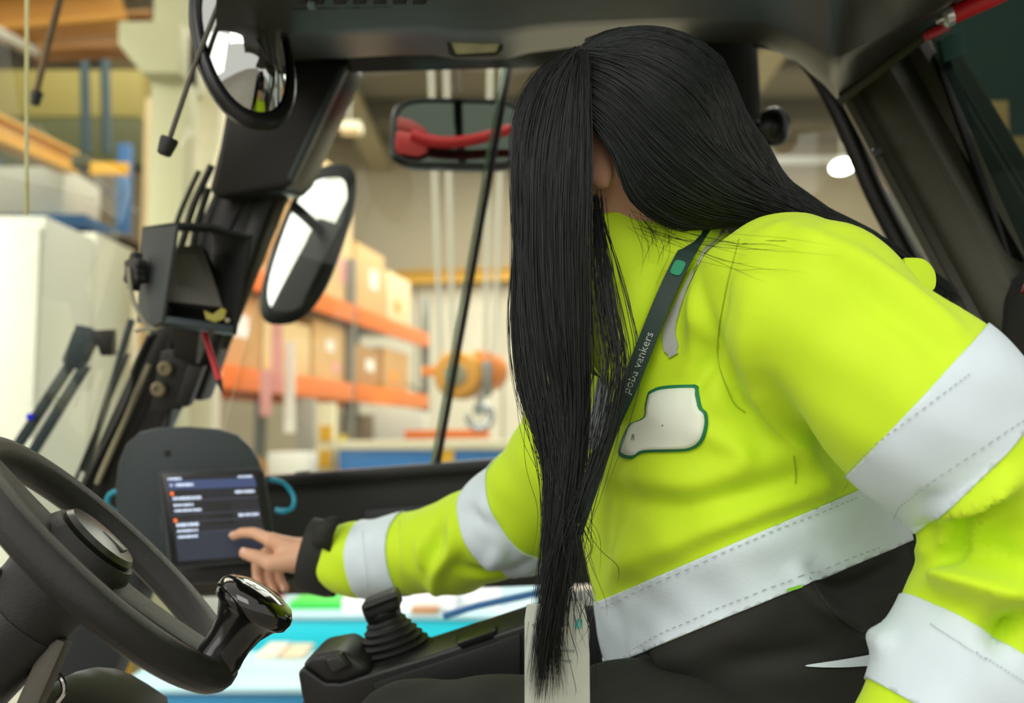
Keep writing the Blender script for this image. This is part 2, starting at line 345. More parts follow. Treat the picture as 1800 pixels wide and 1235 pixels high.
shelfrow(0.02, [(-5.8, 1.1, .9, 1.3, 3), (-4.6, 1.0, .9, 1.25, 1), (-3.4, 1.1, .9, 1.2, 3)], 'ground below the')
for i, (px, py0, py1, d, mm, l) in enumerate(((490, 560, 690, 8.3, m_lp, 'pink warning tape strip hanging beside the near rack upright'), (512, 600, 760, 8.4, m_lw, 'white tape strip hanging right of the pink strip'), (470, 650, 730, 8.2, m_lp, 'short pink tape strip left of the longer strips'))):
    a = P(px, py0, d); b = P(px - 6, py1, d); tag(MB().box((a + b) / 2, (RIGHT, FWD, UP), (.045, .004, (a - b).length / 2)).build('tape_strip', mm), l, 'tape')
crate('white_sack', 600, 622, 688, 690, 13.2, .5, mat('sack_white', '#d9d0bf', .7), 'pale sack at the far end of the lower orange shelf', 'sack')

# right of the rack: post, low white boxes, bench
tag(MB().wbox((P(522, 700, 9.3).x, 9.3, 0), (P(552, 700, 9.3).x, 9.45, P(540, 700, 9.3).z)).build('support_post', m_pipe, bevel=.01), 'grey post standing below the orange rack beam', 'post')
t2 = thing('protective_post', P(572, 765, 9).xy.to_3d(), 'cream and yellow guard post next to the blue bench', 'post')
MB().wbox((P(557, 720, 9).x, 9, 0), (P(588, 720, 9).x, 9.14, P(570, 708, 9).z)).build('post_body', mat('post_cream', '#e2d9b8', .6), t2, bevel=.01)
for y0, y1 in ((748, 775), (790, 822)): MB().wbox((P(563, 720, 9).x, 8.985, P(570, y1, 9).z), (P(584, 720, 9).x, 9.0, P(570, y0, 9).z)).build('yellow_patch', m_yel, t2)
t3 = thing('blue_workbench', P(760, 765, 8.8).xy.to_3d(), 'long blue workbench with a pale top beyond the window', 'bench')
a = P(590, 790, 8.8); b = P(1000, 790, 8.8)
MB().wbox((a.x, 8.8, a.z), (b.x, 9.6, a.z + .075)).build('bench_top', mat('bench_top', '#d6cdb2', .5), t3, bevel=.006)
MB().wbox((a.x + .03, 8.83, .3), (b.x - .03, 9.55, a.z)).build('bench_body', m_blue2, t3, bevel=.006)
for px in (600, 700, 860, 980): MB().wbox((P(px, 790, 8.9).x, 8.9, 0), (P(px, 790, 8.9).x + .08, 8.98, .3)).build('leg', m_blue2, t3)
for px0, px1 in ((765, 798), ): MB().wbox((P(px0, 790, 8.8).x, 8.815, a.z - .16), (P(px1, 790, 8.8).x, 8.83, a.z + .0)).build('yellow_plate', m_yel, t3)
crate('white_carton', 470, 795, 540, 835, 8.2, .4, m_lw, 'small white carton left of the cream guard post', 'box')
crate('yellow_tray', 545, 764, 600, 786, 10.5, .4, mat('tray_yellow', '#e0c040', .5), 'yellow tray behind the blue workbench', 'tray')
crate('white_machine', 655, 722, 745, 784, 11.5, .7, mat('machine_white', '#ddd8cb', .5), 'white machine cover behind the blue workbench', 'machine')
crate('brown_machine', 598, 728, 655, 786, 11.4, .6, mat('machine_brown', '#8b7a62', .6), 'grey brown motor unit left of the white machine cover', 'machine')
tag(beam('orange_floor_beam', P(712, 764, 10.2), P(860, 762, 10.2), .1, .09, m_orange), 'orange beam lying behind the blue workbench', 'beam')

# chain hoist
ho = thing('crane_hoist', P(822, 755, 7.5), 'yellow and orange crane hoist with chrome hook hanging beyond the window', 'hoist')
hc = P(812, 660, 7.5)
MB().lathe(hc, (-.25, -1, 0), [(.001, .17), (.09, .17), (.10, .15), (.15, .15), (.175, .12), (.175, -.05), (.16, -.07), (.001, -.07)], 32).build('drum', mat('hoist_yellow', '#d9951a', .4), ho)
MB().lathe(hc + Vector((-.04, -.16, 0)), (-.25, -1, 0), [(.001, .03), (.05, .03), (.055, .01), (.085, .008), (.085, 0)], 24).build('hub_plate', mat('hoist_grey', '#8c8a70', .4, .3), ho)
MB().lathe(P(853, 652, 7.62), (-.25, -1, 0), [(.001, .14), (.11, .14), (.15, .11), (.15, -.11), (.11, -.14), (.001, -.14)], 28).build('motor_housing', mat('hoist_orange', '#ee861f', .4), ho)
beam('motor_arm', P(745, 652, 7.7), P(800, 652, 7.6), .08, .07, mat('hoist_orange', '#ee861f', .4), ho)
MB().box(P(856, 665, 7.42), (RIGHT, FWD, UP), (.035, .03, .13)).build('bracket', m_steel, ho, bevel=.01)
m_chr = mat('chrome', '#d8dadb', .12, 1.0)
MB().tube([P(845, 690, 7.4), P(843, 712, 7.4)], .03, 10).build('hook_swivel', m_chr, ho)
hk = [P(843, 706, 7.4) + cdir(.085 * math.sin(a) - .0, -.10 - .085 * math.cos(a) + .0, 0) for a in np.linspace(math.pi, -math.pi * .55, 22)]
MB().tube(hk, [.022 + .012 * math.sin(i / 21 * math.pi) for i in range(22)], 10).build('hook', m_chr, ho)
MB().lathe(P(843, 720, 7.4), (0, -1, 0), [(.001, .04), (.045, .04), (.05, 0), (.045, -.04), (.001, -.04)], 20).build('pulley', m_chr, ho)
for px0, px1, l in ((757, 775, 'leftmost'), (784, 797, 'second'), (862, 853, 'third'), (885, 868, 'rightmost')):
    tag(MB().tube([P(px0, -560, 7.5), P(px0, 110, 7.5), P(px1, 640, 7.5)], .018, 6).build('hoist_rope', mat('rope_pale', '#cdc9bb', .4)), 'pale hoist rope beyond the window, %s of four' % l, 'rope')
# lit ceiling lamp seen through the rear window
lp = thing('hall_lamp', P(1481, 300, 12), 'bright oval hall lamp seen through the rear window', 'lamp')
MB().lathe(P(1481, 293, 12), (0, -.4, -.92), [(.001, .03), (.10, .025), (.135, 0)], 24).build('diffuser', mat('lamp_glow', (1, .97, .9, 1), .5, emit=14), lp)
MB().tube([P(1481, 293, 12.05), P(1481, 293, 12.05) + Vector((0, 0, 2.6))], .012, 6).build('drop_rod', m_pipe, lp)
MB().lathe(P(1481, 293, 12), (0, -.4, -.92), [(.137, .0), (.14, -.02), (.10, -.07), (.001, -.09)], 24).build('housing', m_pipe, lp)
beam('lamp_rail', P(1330, 284, 12.1), P(1620, 281, 12.1), .09, .09, m_pipe); tag(bpy.data.objects['lamp_rail'], 'grey conduit rail behind the bright hall lamp', 'rail')
rlh = crate('round_lamp_housing', 596, 212, 632, 226, 11, .25, mat('shade_cream', '#e6dcc2', .5), 'cream lamp housing under the hall ceiling left of the framed mirror', 'lamp')

MB().tube([P(614, 214, 11.1), P(614, 214, 11.1) + Vector((0, 0, 2.6))], .015, 6).build('drop_rod', m_pipe, rlh)
# bright goods seen under the door panel
BZ = P(430, 1088, 4.6).z + .02; CZ = P(330, 1188, 3.9).z + .02
def low(name, x0, y0, x1, y1, d, dep, col, label, cat, zb=None):
    if zb is not None:
        a = P(x0, y0, d); b = P(x1, y0, d); return boxat(name, Vector(((a.x + b.x) / 2, a.y + dep / 2, zb)), b.x - a.x, dep, a.z - zb, mat(name + col, col, .45), label, cat)
    return crate(name, x0, y0, x1, y1, d, dep, mat(name + col, col, .45), label, cat)
def low_bench(name, x0, y0, x1, y1, d, dep, col, label):
    a = P(x0, y1, d); b = P(x1, y0, d); th = thing(name, ((a.x + b.x) / 2, a.y + dep / 2, 0), label, 'bench'); m = mat(name + col, col, .4)
    zt = P(x0, y0, d).z; zb = P(x0, y1, d).z
    MB().wbox((a.x, a.y, zb), (b.x, a.y + dep, zt)).build('front_panel', m, th, bevel=.006)
    MB().wbox((a.x, a.y - .02, zt), (b.x, a.y + dep, zt + .02)).build('bench_top', mat('top_pale', '#a9cfd6', .4), th, bevel=.004)
    for x in (a.x + .05, b.x - .1): MB().wbox((x, a.y + .02, 0), (x + .05, a.y + dep - .02, zb)).build('leg', m, th)
low_bench('turquoise_bench', 430, 1088, 960, 1146, 4.6, .95, '#1fd0e4', 'turquoise bench front bright in the gap below the door panel')
low_bench('cream_bench', 330, 1188, 640, 1206, 3.9, .35, '#e4d0ac', 'cream narrow bench above the blue one, below the turquoise bench')
low_bench('blue_bench', 200, 1218, 640, 1300, 3.5, .3, '#2f86b4', 'steel blue bench at the bottom edge of the view')
low('white_box', 450, 1150, 488, 1188, 4.1, .25, '#d8ccb4', 'off white box on the cream bench, left of two', 'box', CZ)
low('white_box', 492, 1152, 532, 1188, 4.1, .25, '#c6b796', 'beige white box on the cream bench, right of two', 'box', CZ)
low('green_tray', 508, 1060, 604, 1082, 4.75, .3, '#25c43c', 'bright green tray on the turquoise bench', 'tray', BZ)
low('orange_cup', 528, 1038, 554, 1058, 5.1, .1, '#e8602a', 'orange red cup behind the green tray', 'cup', BZ)
low('blue_tray', 592, 1040, 660, 1056, 5.2, .3, '#1766b8', 'deep blue tray behind the black lever', 'tray', BZ)
low('white_bag', 602, 1052, 660, 1088, 4.65, .25, '#ffffff', 'white bag right of the green tray', 'bag', BZ)
low('white_crate', 690, 1040, 800, 1088, 4.7, .3, '#ffffff', 'white crate right of the black lever', 'crate', BZ)
low('brown_box', 722, 1068, 770, 1086, 4.61, .07, '#b8875a', 'small brown box in front of the white crate', 'box', BZ)
low('white_drum', 800, 1032, 880, 1088, 4.75, .3, '#ffffff', 'white drum right of the white crate, under the sleeve', 'drum', BZ)
low('pale_board', 300, 1040, 508, 1086, 5.6, .2, '#f1f3ee', 'pale panel behind the steering knob', 'panel')
low('red_box', 470, 1040, 492, 1056, 5.0, .1, '#d8505a', 'small pink red box under the hanging fingers', 'box', BZ)
low('cream_sack', 250, 1160, 345, 1240, 4.4, .4, '#f6efe0', 'cream sack seen through the steering wheel', 'sack')
low('cream_wall_board', 180, 1040, 330, 1160, 5.6, .1, '#cfc9a0', 'cream board seen through the steering wheel opening', 'board')
low('yellow_stand', 200, 1120, 222, 1200, 5.0, .1, '#d8a020', 'yellow stand left of the cream sack', 'stand')

# outside the left rear window
crate('tan_carton', 1715, 175, 1775, 245, 3.6, .4, m_c[1], 'tan carton outside the upper right window', 'box')
crate('brown_drum', 1768, 235, 1900, 420, 3.4, .5, m_c[3], 'brown carton outside the upper right window, below the tan one', 'box')
crate('green_machine', 1620, -60, 1980, 520, 4.6, .4, mat('machine_green', '#39463f', .6, var=.2, vscale=3), 'dark green machine wall outside the upper right window', 'machine')

# ================================================================= the truck cab
m_blk = mat('black_plastic', '#1a1b1a', .40, bump=.25, bscale=900)
m_blk2 = mat('black_satin', '#0f100f', .35)
m_trim = mat('trim_brownblack', '#27251f', .38, bump=.15, bscale=900)
m_grey = mat('slate_plastic', '#323b3e', .45, bump=.15, bscale=700)
m_rub = mat('rubber', '#121312', .55, bump=.2, bscale=600)
m_gls = glass_mat('pane_glass', (.94, .97, .93, 1), .03)
m_glw = glass_mat('windshield_glass', (.985, .985, .92, 1), .008)
m_gldk = glass_mat('tinted_glass', (.45, .55, .52, 1), .006)
m_mir = mat('mirror_face', '#e8ebea', .03, 1.0)
m_mird = mat('mirror_dim', '#5d665f', .06, 1.0)
def strip(rows, thick, name, m, parent=None, bevel=0, dirn=None, **kw):
    """sheet through rows of points, thickened away from the camera"""
    n = len(rows[0]); f = []; v = [p for r in rows for p in r]; k = len(v)
    for i in range(len(rows) - 1):
        for j in range(n - 1): f.append((i * n + j, i * n + j + 1, (i + 1) * n + j + 1, (i + 1) * n + j))
    v2 = [p + (dirn if dirn is not None else (p - CAM).normalized()) * thick for p in v]; F = f + [tuple(q + k for q in reversed(a)) for a in f]
    R = len(rows); bd = [j for j in range(n)] + [i * n + n - 1 for i in range(1, R)] + [(R - 1) * n + j for j in range(n - 2, -1, -1)] + [i * n for i in range(R - 2, 0, -1)]
    for i in range(len(bd)): a, b = bd[i], bd[(i + 1) % len(bd)]; F.append((b, a, a + k, b + k))
    return mk(name, v + v2, F, m, parent, bevel=bevel, **kw)
def slab(pxs, thick, name, m, parent=None, bevel=.004, ext=None, **kw):
    """closed outline (px,py,depth) given real thickness"""
    q = PL(pxs)
    if ext is None:
        nn = Vector((0, 0, 0))
        for i in range(len(q)): nn += (q[i] - q[0]).cross(q[(i + 1) % len(q)] - q[0])
        nn.normalize(); ext = nn if nn.dot(FWD) > 0 else -nn
        ext = ext * thick
    return MB().prism(q, ext).build(name, m, parent, bevel=bevel, **kw)

# roof lining / header over the far door
xs = [380, 440, 500, 560, 600, 640, 700, 760, 800, 850, 890, 930, 1000, 1100, 1220, 1340, 1400, 1450, 1474, 1520, 1580, 1655, 1700, 1760]
lip = [130, 118, 108, 104, 103, 100, 97, 97, 104, 106, 104, 93, 84, 78, 74, 78, 108, 150, 178, 143, 94, 38, 0, -30]
rows = []
def ly(x): return float(np.interp(x, xs, lip))
for k, (f_, d) in enumerate(((0, 1.02), (0, 1.30), (.28, 1.42), (.5, 1.50), (.8, 1.62), (.94, 1.68), (1.0, 1.72), (1.0, 1.80))):
    rows.append([P(x, ({0: -320, 1: -60}.get(k, -60 + (ly(x) + 60) * f_) if k < 2 else -60 + (ly(x) + 60) * (.55 + .45 * f_)), d + (0 if x < 1300 else -(x - 1300) / 240 * .18)) for x in xs])
roof = strip(rows, .05, 'wall_roof_lining', m_trim, dirn=Vector((0, .25, 1)).normalized(), angle=80); roof.name = 'trim_1'; ORG['trim_1'] = ORG['wall_roof_lining']
tag(roof, 'dark roof lining above the far door of the cab', 'roof lining', kind=K)
rt2 = tag(slab([(300, -420, .95), (2300, -420, .95), (2300, -330, 1.3), (300, -330, 1.3)], .05, 'ceiling_cab', m_trim), 'cab roof', 'roof', kind=K); rt2.name = 'trim_2'
# radio panel at the very top
rp = thing('overhead_radio', P(640, 10, 1.40), 'black overhead radio panel at the top edge of the view', 'radio')
slab([(505, -50, 1.34), (768, -50, 1.34), (770, 12, 1.38), (508, 20, 1.38)], .04, 'panel', m_blk2, rp)
for i, x in enumerate((515, 545, 585, 620, 655, 690, 725)): slab([(x, -20, 1.345), (x + 24, -20, 1.345), (x + 24, 8, 1.355), (x, 9, 1.355)], .012, 'button', m_blk, rp, bevel=.002)
slab([(540, 2, 1.343), (553, 2, 1.343), (553, 13, 1.343), (540, 13, 1.343)], .01, 'indicator', mat('radio_icon', '#5f716c', .4), rp, bevel=.001)
# dome lamp
dl = thing('dome_lamp', P(835, 98, 1.6), 'small rectangular dome lamp on the roof lining', 'lamp')
slab([(784, 68, 1.545), (888, 64, 1.545), (884, 90, 1.57), (872, 99, 1.57), (800, 102, 1.57), (788, 96, 1.57)], .03, 'housing', m_blk, dl, bevel=.003)
slab([(791, 72, 1.538), (882, 68, 1.538), (873, 93, 1.56), (801, 97, 1.56)], .012, 'lens', mat('lens_cloudy', '#b5b093', .25, var=.2, vscale=60), dl, bevel=.004)
# black gasket below the lip
tag(strip([[P(x, ly(x) - 5, 1.80) for x in xs[3:15]], [P(x, 128 - (x - 600) * .028, 1.84) for x in xs[3:15]]], .03, 'trim_3', m_blk2), 'black gasket above the door glass', 'trim', kind=K)

# right A pillar: upper cover and lower post
ap = thing('trim_4', P(300, 900, 1.9), 'black front pillar of the cab with cover, brackets and cables', 'pillar', kind=K)
slab([(436, -30, 1.80), (560, 60, 1.80), (612, 108, 1.80), (598, 140, 1.80), (545, 258, 1.80), (517, 318, 1.81), (500, 336, 1.82), (376, 348, 1.84), (366, 332, 1.84), (384, 262, 1.83), (404, 150, 1.81)], .12, 'upper_cover', m_blk2, ap, bevel=.012)
beam('edge_trim', P(606, 118, 1.79), P(512, 318, 1.80), .012, .03, m_grey, ap, up=FWD)
beam('post', P(455, 300, 1.97), P(150, 960, 1.99), .10, .085, m_blk, ap, up=FWD, bevel=.012)
beam('post_flange', P(430, 300, 1.93), P(108, 990, 1.96), .05, .022, m_blk2, ap, up=FWD)
beam('post_inner', P(478, 340, 1.94), P(350, 700, 1.95), .03, .075, m_blk, ap, up=FWD, bevel=.01)
beam('glass_channel', P(498, 345, 1.93), P(392, 612, 1.94), .02, .014, mat('channel_olive', '#4a4a38', .45), ap, up=FWD)
# bolt plate
slab([(282, 618, 1.86), (335, 610, 1.86), (318, 720, 1.87), (262, 722, 1.87)], .03, 'bolt_plate', m_blk, ap, bevel=.004)
for x, y in ((291, 648), (279, 684)):
    MB().lathe(P(x, y, 1.855), -FWD, [(.014, -.006), (.014, .004), (.011, .007), (.006, .007), (.005, .003), (.001, .003)], 18).build('bolt', mat('bolt_brass', '#7d735c', .45, .6), ap)
slab([(330, 640, 1.84), (356, 645, 1.84), (330, 716, 1.85), (306, 710, 1.85)], .03, 'relay_box', m_blk, ap, bevel=.004)
for i, pts in enumerate(([(262, 590), (235, 650), (225, 700), (150, 850), (130, 900)], [(270, 585), (245, 640), (215, 720), (165, 830), (140, 910)], [(350, 300), (318, 370), (302, 420), (285, 470)], [(372, 290), (340, 360), (322, 420), (300, 480)], [(300, 600), (300, 700), (290, 760)], [(366, 330), (345, 400), (335, 460)])):
    MB().tube(crv([P(x, y, 1.88 + .01 * (i % 3)) for x, y in pts], 16), .005 + .002 * (i % 2), 7).build('cable', m_rub, ap)
beam('light_strip', P(262, 640, 1.905), P(170, 850, 1.93), .01, .012, mat('strip_beige', '#b3ad90', .4), ap, up=FWD)
# lower end of the front: dark side panel beneath the tablet, and firewall part
tag(slab([(118, 1000, 1.80), (205, 890, 1.80), (250, 960, 1.80), (245, 1060, 1.80), (200, 1190, 1.80), (150, 1300, 1.8), (70, 1300, 1.80)], .08, 'trim_5', mat('side_blueblack', '#20262b', .5), bevel=.01), 'blue black lower pillar panel behind the steering column', 'trim', kind=K)

# door panel on the far side
dp = thing('wall_right', P(700, 1040, 2.0), 'dark lower panel of the far cab door', 'door panel', kind=K)
slab([(180, 862, 2.02), (1400, 770, 1.9), (1400, 1015, 1.9), (560, 1045, 2.0), (300, 1052, 2.02), (200, 1000, 2.02)], .05, 'panel', mat('door_dark', '#1e201f', .5, bump=.1, bscale=500), dp, bevel=.008)
beam('top_rail', P(440, 848, 1.99), P(1400, 775, 1.87), .05, .022, m_blk2, dp)
slab([(640, 896, 1.965), (770, 886, 1.955), (772, 945, 1.955), (640, 955, 1.965)], .02, 'inset', mat('door_inset', '#33373a', .5), dp, bevel=.006)
for x0, x1 in ((520, 545), (655, 690)): beam('rail_clip', P(x0, 838, 1.975), P(x1, 835, 1.975), .03, .02, m_blk, dp)
beam('lower_rail', P(300, 1030, 1.97), P(700, 1026, 1.96), .05, .03, mat('rail_brown', '#3b362c', .5), dp, bevel=.008)
MB().tube([P(780, 1082, 1.99), P(840, 1064, 1.985), P(1000, 1030, 1.96)], .007, 8).build('blue_edge_strip', mat('pipe_blue', '#1d78c4', .4), dp)
# glass panes
w2 = thing('window_1', P(700, 820, 1.95), 'sliding glass pane of the far cab door', 'window', kind=K)
def pane(pts, m, parent, th=.005): return slab(pts, th, 'pane', m, parent, bevel=0)
pane([(560, 128, 1.955), (893, 118, 1.925), (768, 815, 1.935), (370, 840, 1.965)], m_gls, w2)
pane([(885, 118, 1.945), (1280, 80, 1.90), (1300, 780, 1.91), (760, 815, 1.955)], m_gls, w2)
beam('edge_seal', P(896, 116, 1.92), P(769, 816, 1.93), .012, .013, m_rub, w2, up=FWD)
beam('green_edge', P(886, 118, 1.93), P(759, 816, 1.94), .006, .006, mat('glass_edge_green', '#7fa08a', .15), w2, up=FWD)
w1 = thing('window_2', P(150, 900, 2.0), 'windshield glass of the cab', 'window', kind=K)
pane([(-120, -60, 1.35), (470, -60, 1.97), (385, 260, 1.98), (210, 800, 2.0), (60, 1250, 2.0), (-300, 1250, 1.35)], m_glw, w1)
beam('inner_frame_line', P(47, -10, 1.62), P(47, 380, 1.62), .006, .006, mat('line_cream', '#c8c48e', .4), w1, up=FWD)

# B pillar and rear frame
bp = thing('trim_6', P(1290, 500, 1.8), 'black middle pillar of the far cab side', 'pillar', kind=K)
slab([(1205, 60, 1.80), (1332, 60, 1.80), (1352, 400, 1.82), (1372, 760, 1.84), (1225, 760, 1.84)], .07, 'post', mat('pillar_black', '#1b1c1c', .5), bp, bevel=.008)
kn = thing('pillar_knob', P(1370, 258, 1.74), 'round black knob on the middle pillar', 'knob')
MB().lathe(P(1340, 226, 1.76), cdir(.8, 0, -.6), [(.008, -.01), (.008, .002), (.020, .003), (.030, .008), (.034, .018), (.034, .026), (.030, .036), (.020, .044), (.001, .048)], 28).build('head', mat('knob_gloss', '#0a0a0a', .35), kn)
MB().lathe(P(1336, 226, 1.765), cdir(1, 0, -.15), [(.014, -.01), (.014, .006), (.009, .008)], 20).build('collar', m_blk2, kn)
# rear window arch
arc = crv(PL([(1330, 66, 1.76), (1385, 80, 1.74), (1430, 118, 1.72), (1468, 180, 1.70), (1500, 250, 1.69), (1538, 340, 1.68), (1590, 440, 1.66), (1655, 560, 1.62), (1720, 690, 1.6)]), 30)
tag(MB().tube(arc, .017, 10).build('trim_7', m_blk2), 'black rubber arch of the rear window', 'trim', kind=K)
w3 = thing('window_3', P(1450, 420, 1.78), 'rear glass of the cab', 'window', kind=K)
pane([(1330, 60, 1.79), (1380, 80, 1.77), (1468, 180, 1.74), (1590, 440, 1.70), (1650, 640, 1.68), (1370, 700, 1.80)], m_gls, w3)
# big ribbed near pillar: profile swept along its length
pp = [(-94, .05), (-89, .0), (-76, -.005), (-72, .012), (-58, .012), (-34, -.012), (-4, -.028), (10, -.028), (30, -.006), (44, -.002), (48, -.016), (74, -.03), (92, -.028), (98, -.012), (104, -.012), (108, .004), (128, .006), (132, .03)]
rows = []
for t in np.linspace(-.08, 1.25, 14):
    cx = 1552 + (1800 - 1552) * t; cy = 118 + (560 - 118) * t; d = 1.60 - .22 * t; r = []
    for w, dz in pp: r.append(P(cx + w * .872 * (1 + .12 * t), cy - w * .49 * (1 + .12 * t), d + dz))
    rows.append(r)
tag(strip(rows, .07, 'trim_8', mat('pillar_grey', '#4b4a3e', .38, bump=.1, bscale=700), angle=35), 'broad ribbed rear pillar running down to the right', 'pillar', kind=K)
MB().lathe(P(1541, 266, 1.535), -FWD, [(.007, -.004), (.007, .004), (.001, .005)], 14).build('pillar_plug', m_blk2, bpy.data.objects['trim_8'])
beam('lining_seam', P(1474, 180, 1.545), P(1655, 40, 1.41), .014, .010, m_trim, roof, up=FWD)
w4 = thing('window_4', P(1750, 600, 1.3), 'dark glass at the upper right of the cab', 'window', kind=K)
pane([(1600, -40, 1.50), (2000, -40, 1.3), (2000, 640, 1.24), (1835, 520, 1.34), (1640, 80, 1.52)], m_gldk, w4)
tag(slab([(1640, 92, 1.55), (1664, 82, 1.55), (1800, 440, 1.42), (1800, 520, 1.40), (1780, 470, 1.41)], .03, 'trim_9', m_blk2, bevel=.004), 'black frame edge beside the dark glass', 'trim', kind=K)
tag(slab([(1650, 70, 1.53), (1690, 50, 1.53), (1700, 90, 1.53), (1662, 108, 1.53)], .01, 'sticker', mat('sticker_grey', '#8aa3a5', .5), bevel=.001), 'small blue grey sticker on the dark glass under the hammer', 'sticker')
# emergency hammer
eh = thing('emergency_hammer', P(1680, 60, 1.40), 'red emergency hammer with metal tip mounted at the upper right', 'hammer')
MB().tube([P(1668, 30, 1.28), P(1700, 14, 1.27), (P(1745, -6, 1.26)), P(1800, -34, 1.25)], [.011, .012, .0125, .013], 14).build('handle', m_red, eh)
MB().lathe(P(1650, 36, 1.28), (P(1680, 22, 1.28) - P(1650, 36, 1.28)), [(.001, -.004), (.004, -.003), (.006, .004), (.013, .006), (.014, .014), (.011, .02), (.013, .024), (.001, .026)], 16).build('steel_head', mat('hammer_steel', '#c4c4be', .25, .8), eh)
beam('holder_bar', P(1625, 66, 1.31), P(1668, 44, 1.31), .012, .012, mat('red_dark', '#a8131f', .4), eh, up=FWD)

# ---- mirrors
def oval_mirror(name, c, u, v, w, h, rad, bulge, m_face, m_frame, label, rim=.008, n=40, sq=3.0):
    """superellipse mirror: u,v in-plane unit vectors, bulging towards u x v side facing camera"""
    th = thing(name, c - v * h, label, 'mirror'); nn = u.cross(v).normalized()
    if nn.dot(FWD) > 0: nn = -nn
    def se(a, k): return (math.copysign(abs(math.cos(a)) ** (2 / sq), math.cos(a)) * w * k, math.copysign(abs(math.sin(a)) ** (2 / sq), math.sin(a)) * h * k)
    A = [2 * math.pi * i / n for i in range(n)]
    rings = [[c + u * x + v * y + nn * (bulge * (1 - k * k)) for x, y in (se(a, max(k, .01)) for a in A)] for k in (1, .9, .78, .64, .48, .3, .15, .01)]
    MB().loft(rings, cap=False).build('mirror_glass', m_face, th, angle=180)
    back = [[c + u * x + v * y + nn * z for x, y in (se(a, k) for a in A)] for k, z in ((1.0, .004), (1 + rim / w, .004), (1 + 1.6 * rim / w, -.004), (1 + rim / w, -.02), (.7, -.04), (.02, -.045))]
    MB().loft(back, cap=False).build('shell', m_frame, th, angle=60); return th
u = cdir(.92, .10, -.18).normalized(); v = cdir(.22, .97, .05); v = (v - u * v.dot(u)).normalized()
om = oval_mirror('outside_mirror', P(540, 428, 2.15), Vector((.97, -.24, 0)).normalized(), Vector((.30, .0, .95)).normalized(), .066, .150, 0, .0015, m_mir, m_blk, 'tall rounded outside mirror beyond the door glass', sq=2.8)
beam('mirror_arm', P(502, 350, 2.19), P(440, 325, 2.0), .02, .02, m_blk2, om)
im = oval_mirror('convex_inside_mirror', P(430, 74, 1.45), cdir(.80, .0, .60).normalized(), cdir(-.22, .95, .2).normalized(), .062, .112, 0, .05, mat('mirror_convex', '#c9cdcb', .04, 1.0), m_blk2, 'domed convex mirror hanging at the upper left of the cab', sq=2.2)
rm = oval_mirror('framed_side_mirror', P(805, 232, 2.10), Vector((1, .0, -.02)).normalized(), Vector((.02, .355, .935)).normalized(), .126, .078, 0, .004, m_mird, m_blk2, 'wide black framed mirror behind the glass seal strip', rim=.009, sq=5)
MB().tube([P(805, 158, 2.19), P(800, 120, 2.05), P(798, 90, 1.84)], .010, 8).build('stalk', m_blk2, rm)
rl = thing('red_reflection', P(720, 275, 2.06), 'red reflection in the framed mirror, built as a solid shape', 'lever')  # reflection of a red object, modelled as solid pieces before the mirror
MB().tube(crv(PL([(725, 238, 2.065), (770, 250, 2.06), (830, 246, 2.055), (900, 226, 2.05)]), 14), [.014 - .0003 * i for i in range(14)], 10).build('arm', mat('reflection_red', '#d6242e', .4), rl)
slab([(696, 228, 2.06), (740, 234, 2.06), (754, 245, 2.06), (750, 268, 2.06), (735, 275, 2.06), (700, 270, 2.06), (693, 260, 2.06)], .025, 'head_block', mat('reflection_red2', '#e04a4e', .4), rl, bevel=.006)
slab([(698, 203, 2.075), (725, 210, 2.075), (750, 226, 2.075), (752, 236, 2.075), (697, 226, 2.075)], .02, 'upper_block', mat('reflection_dull', '#b24b49', .5), rl, bevel=.006)

# antenna rod with rubber tip
an = thing('gooseneck_rod', P(292, 272, 1.4), 'thin steel rod with black rubber tip hanging before the windshield', 'rod')
MB().tube([P(395, -20, 1.4), P(340, 120, 1.4), P(298, 244, 1.4)], .0038, 8).build('rod', mat('rod_steel', '#5b5850', .35, .6), an)
ax = (P(289, 268, 1.4) - P(298, 244, 1.4)).normalized()
MB().lathe(P(299, 242, 1.4), ax, [(.001, 0), (.011, .0), (.0125, .004), (.0095, .024), (.006, .026), (.001, .026)], 18).build('rubber_tip', m_rub, an)
an2 = thing('rod_reflection', P(60, 185, 2.3), 'dim windshield reflection of the steel rod, built as a second rod', 'rod')  # ghost image of the steel rod in the glass, modelled as geometry
MB().tube([P(130, -110, 2.15), P(100, 20, 2.25), P(85, 75, 2.3), P(63, 165, 2.3)], .008, 8).build('rod', mat('rod_reflection_brown', '#6a5236', .5), an2)
MB().lathe(P(66, 160, 2.3), (P(60, 188, 2.3) - P(66, 160, 2.3)), [(.001, 0), (.012, 0), (.014, .006), (.010, .032), (.001, .034)], 16).build('end_cap', m_rub, an2)

# ---- camera monitor with hood on the pillar
cm = thing('camera_monitor', P(330, 590, 1.74), 'black hooded monitor clamped to the front pillar', 'monitor')
T = {'a': (392, 408), }
fr = [(308, 392, 1.60), (430, 410, 1.64), (440, 420, 1.64), (412, 586, 1.66), (405, 588, 1.66), (284, 562, 1.60)]   # hood opening (front)
bk = [(250, 402, 1.74), (360, 395, 1.80), (385, 400, 1.80), (380, 560, 1.80), (370, 575, 1.8), (238, 570, 1.74)]
top = [P(308, 392, 1.60), P(372, 396, 1.62), P(438, 414, 1.64)]
def quadslab(q, th, name, m, parent, bevel=.002): return slab(q, th, name, m, parent, bevel=bevel)
m_hood = mat('hood_matte', '#161817', .8)
quadslab([(250, 398, 1.74), (310, 391, 1.60), (284, 566, 1.60), (268, 572, 1.62), (240, 566, 1.74)], .006, 'hood_side', mat('hood_slate', '#2b3133', .6), cm)
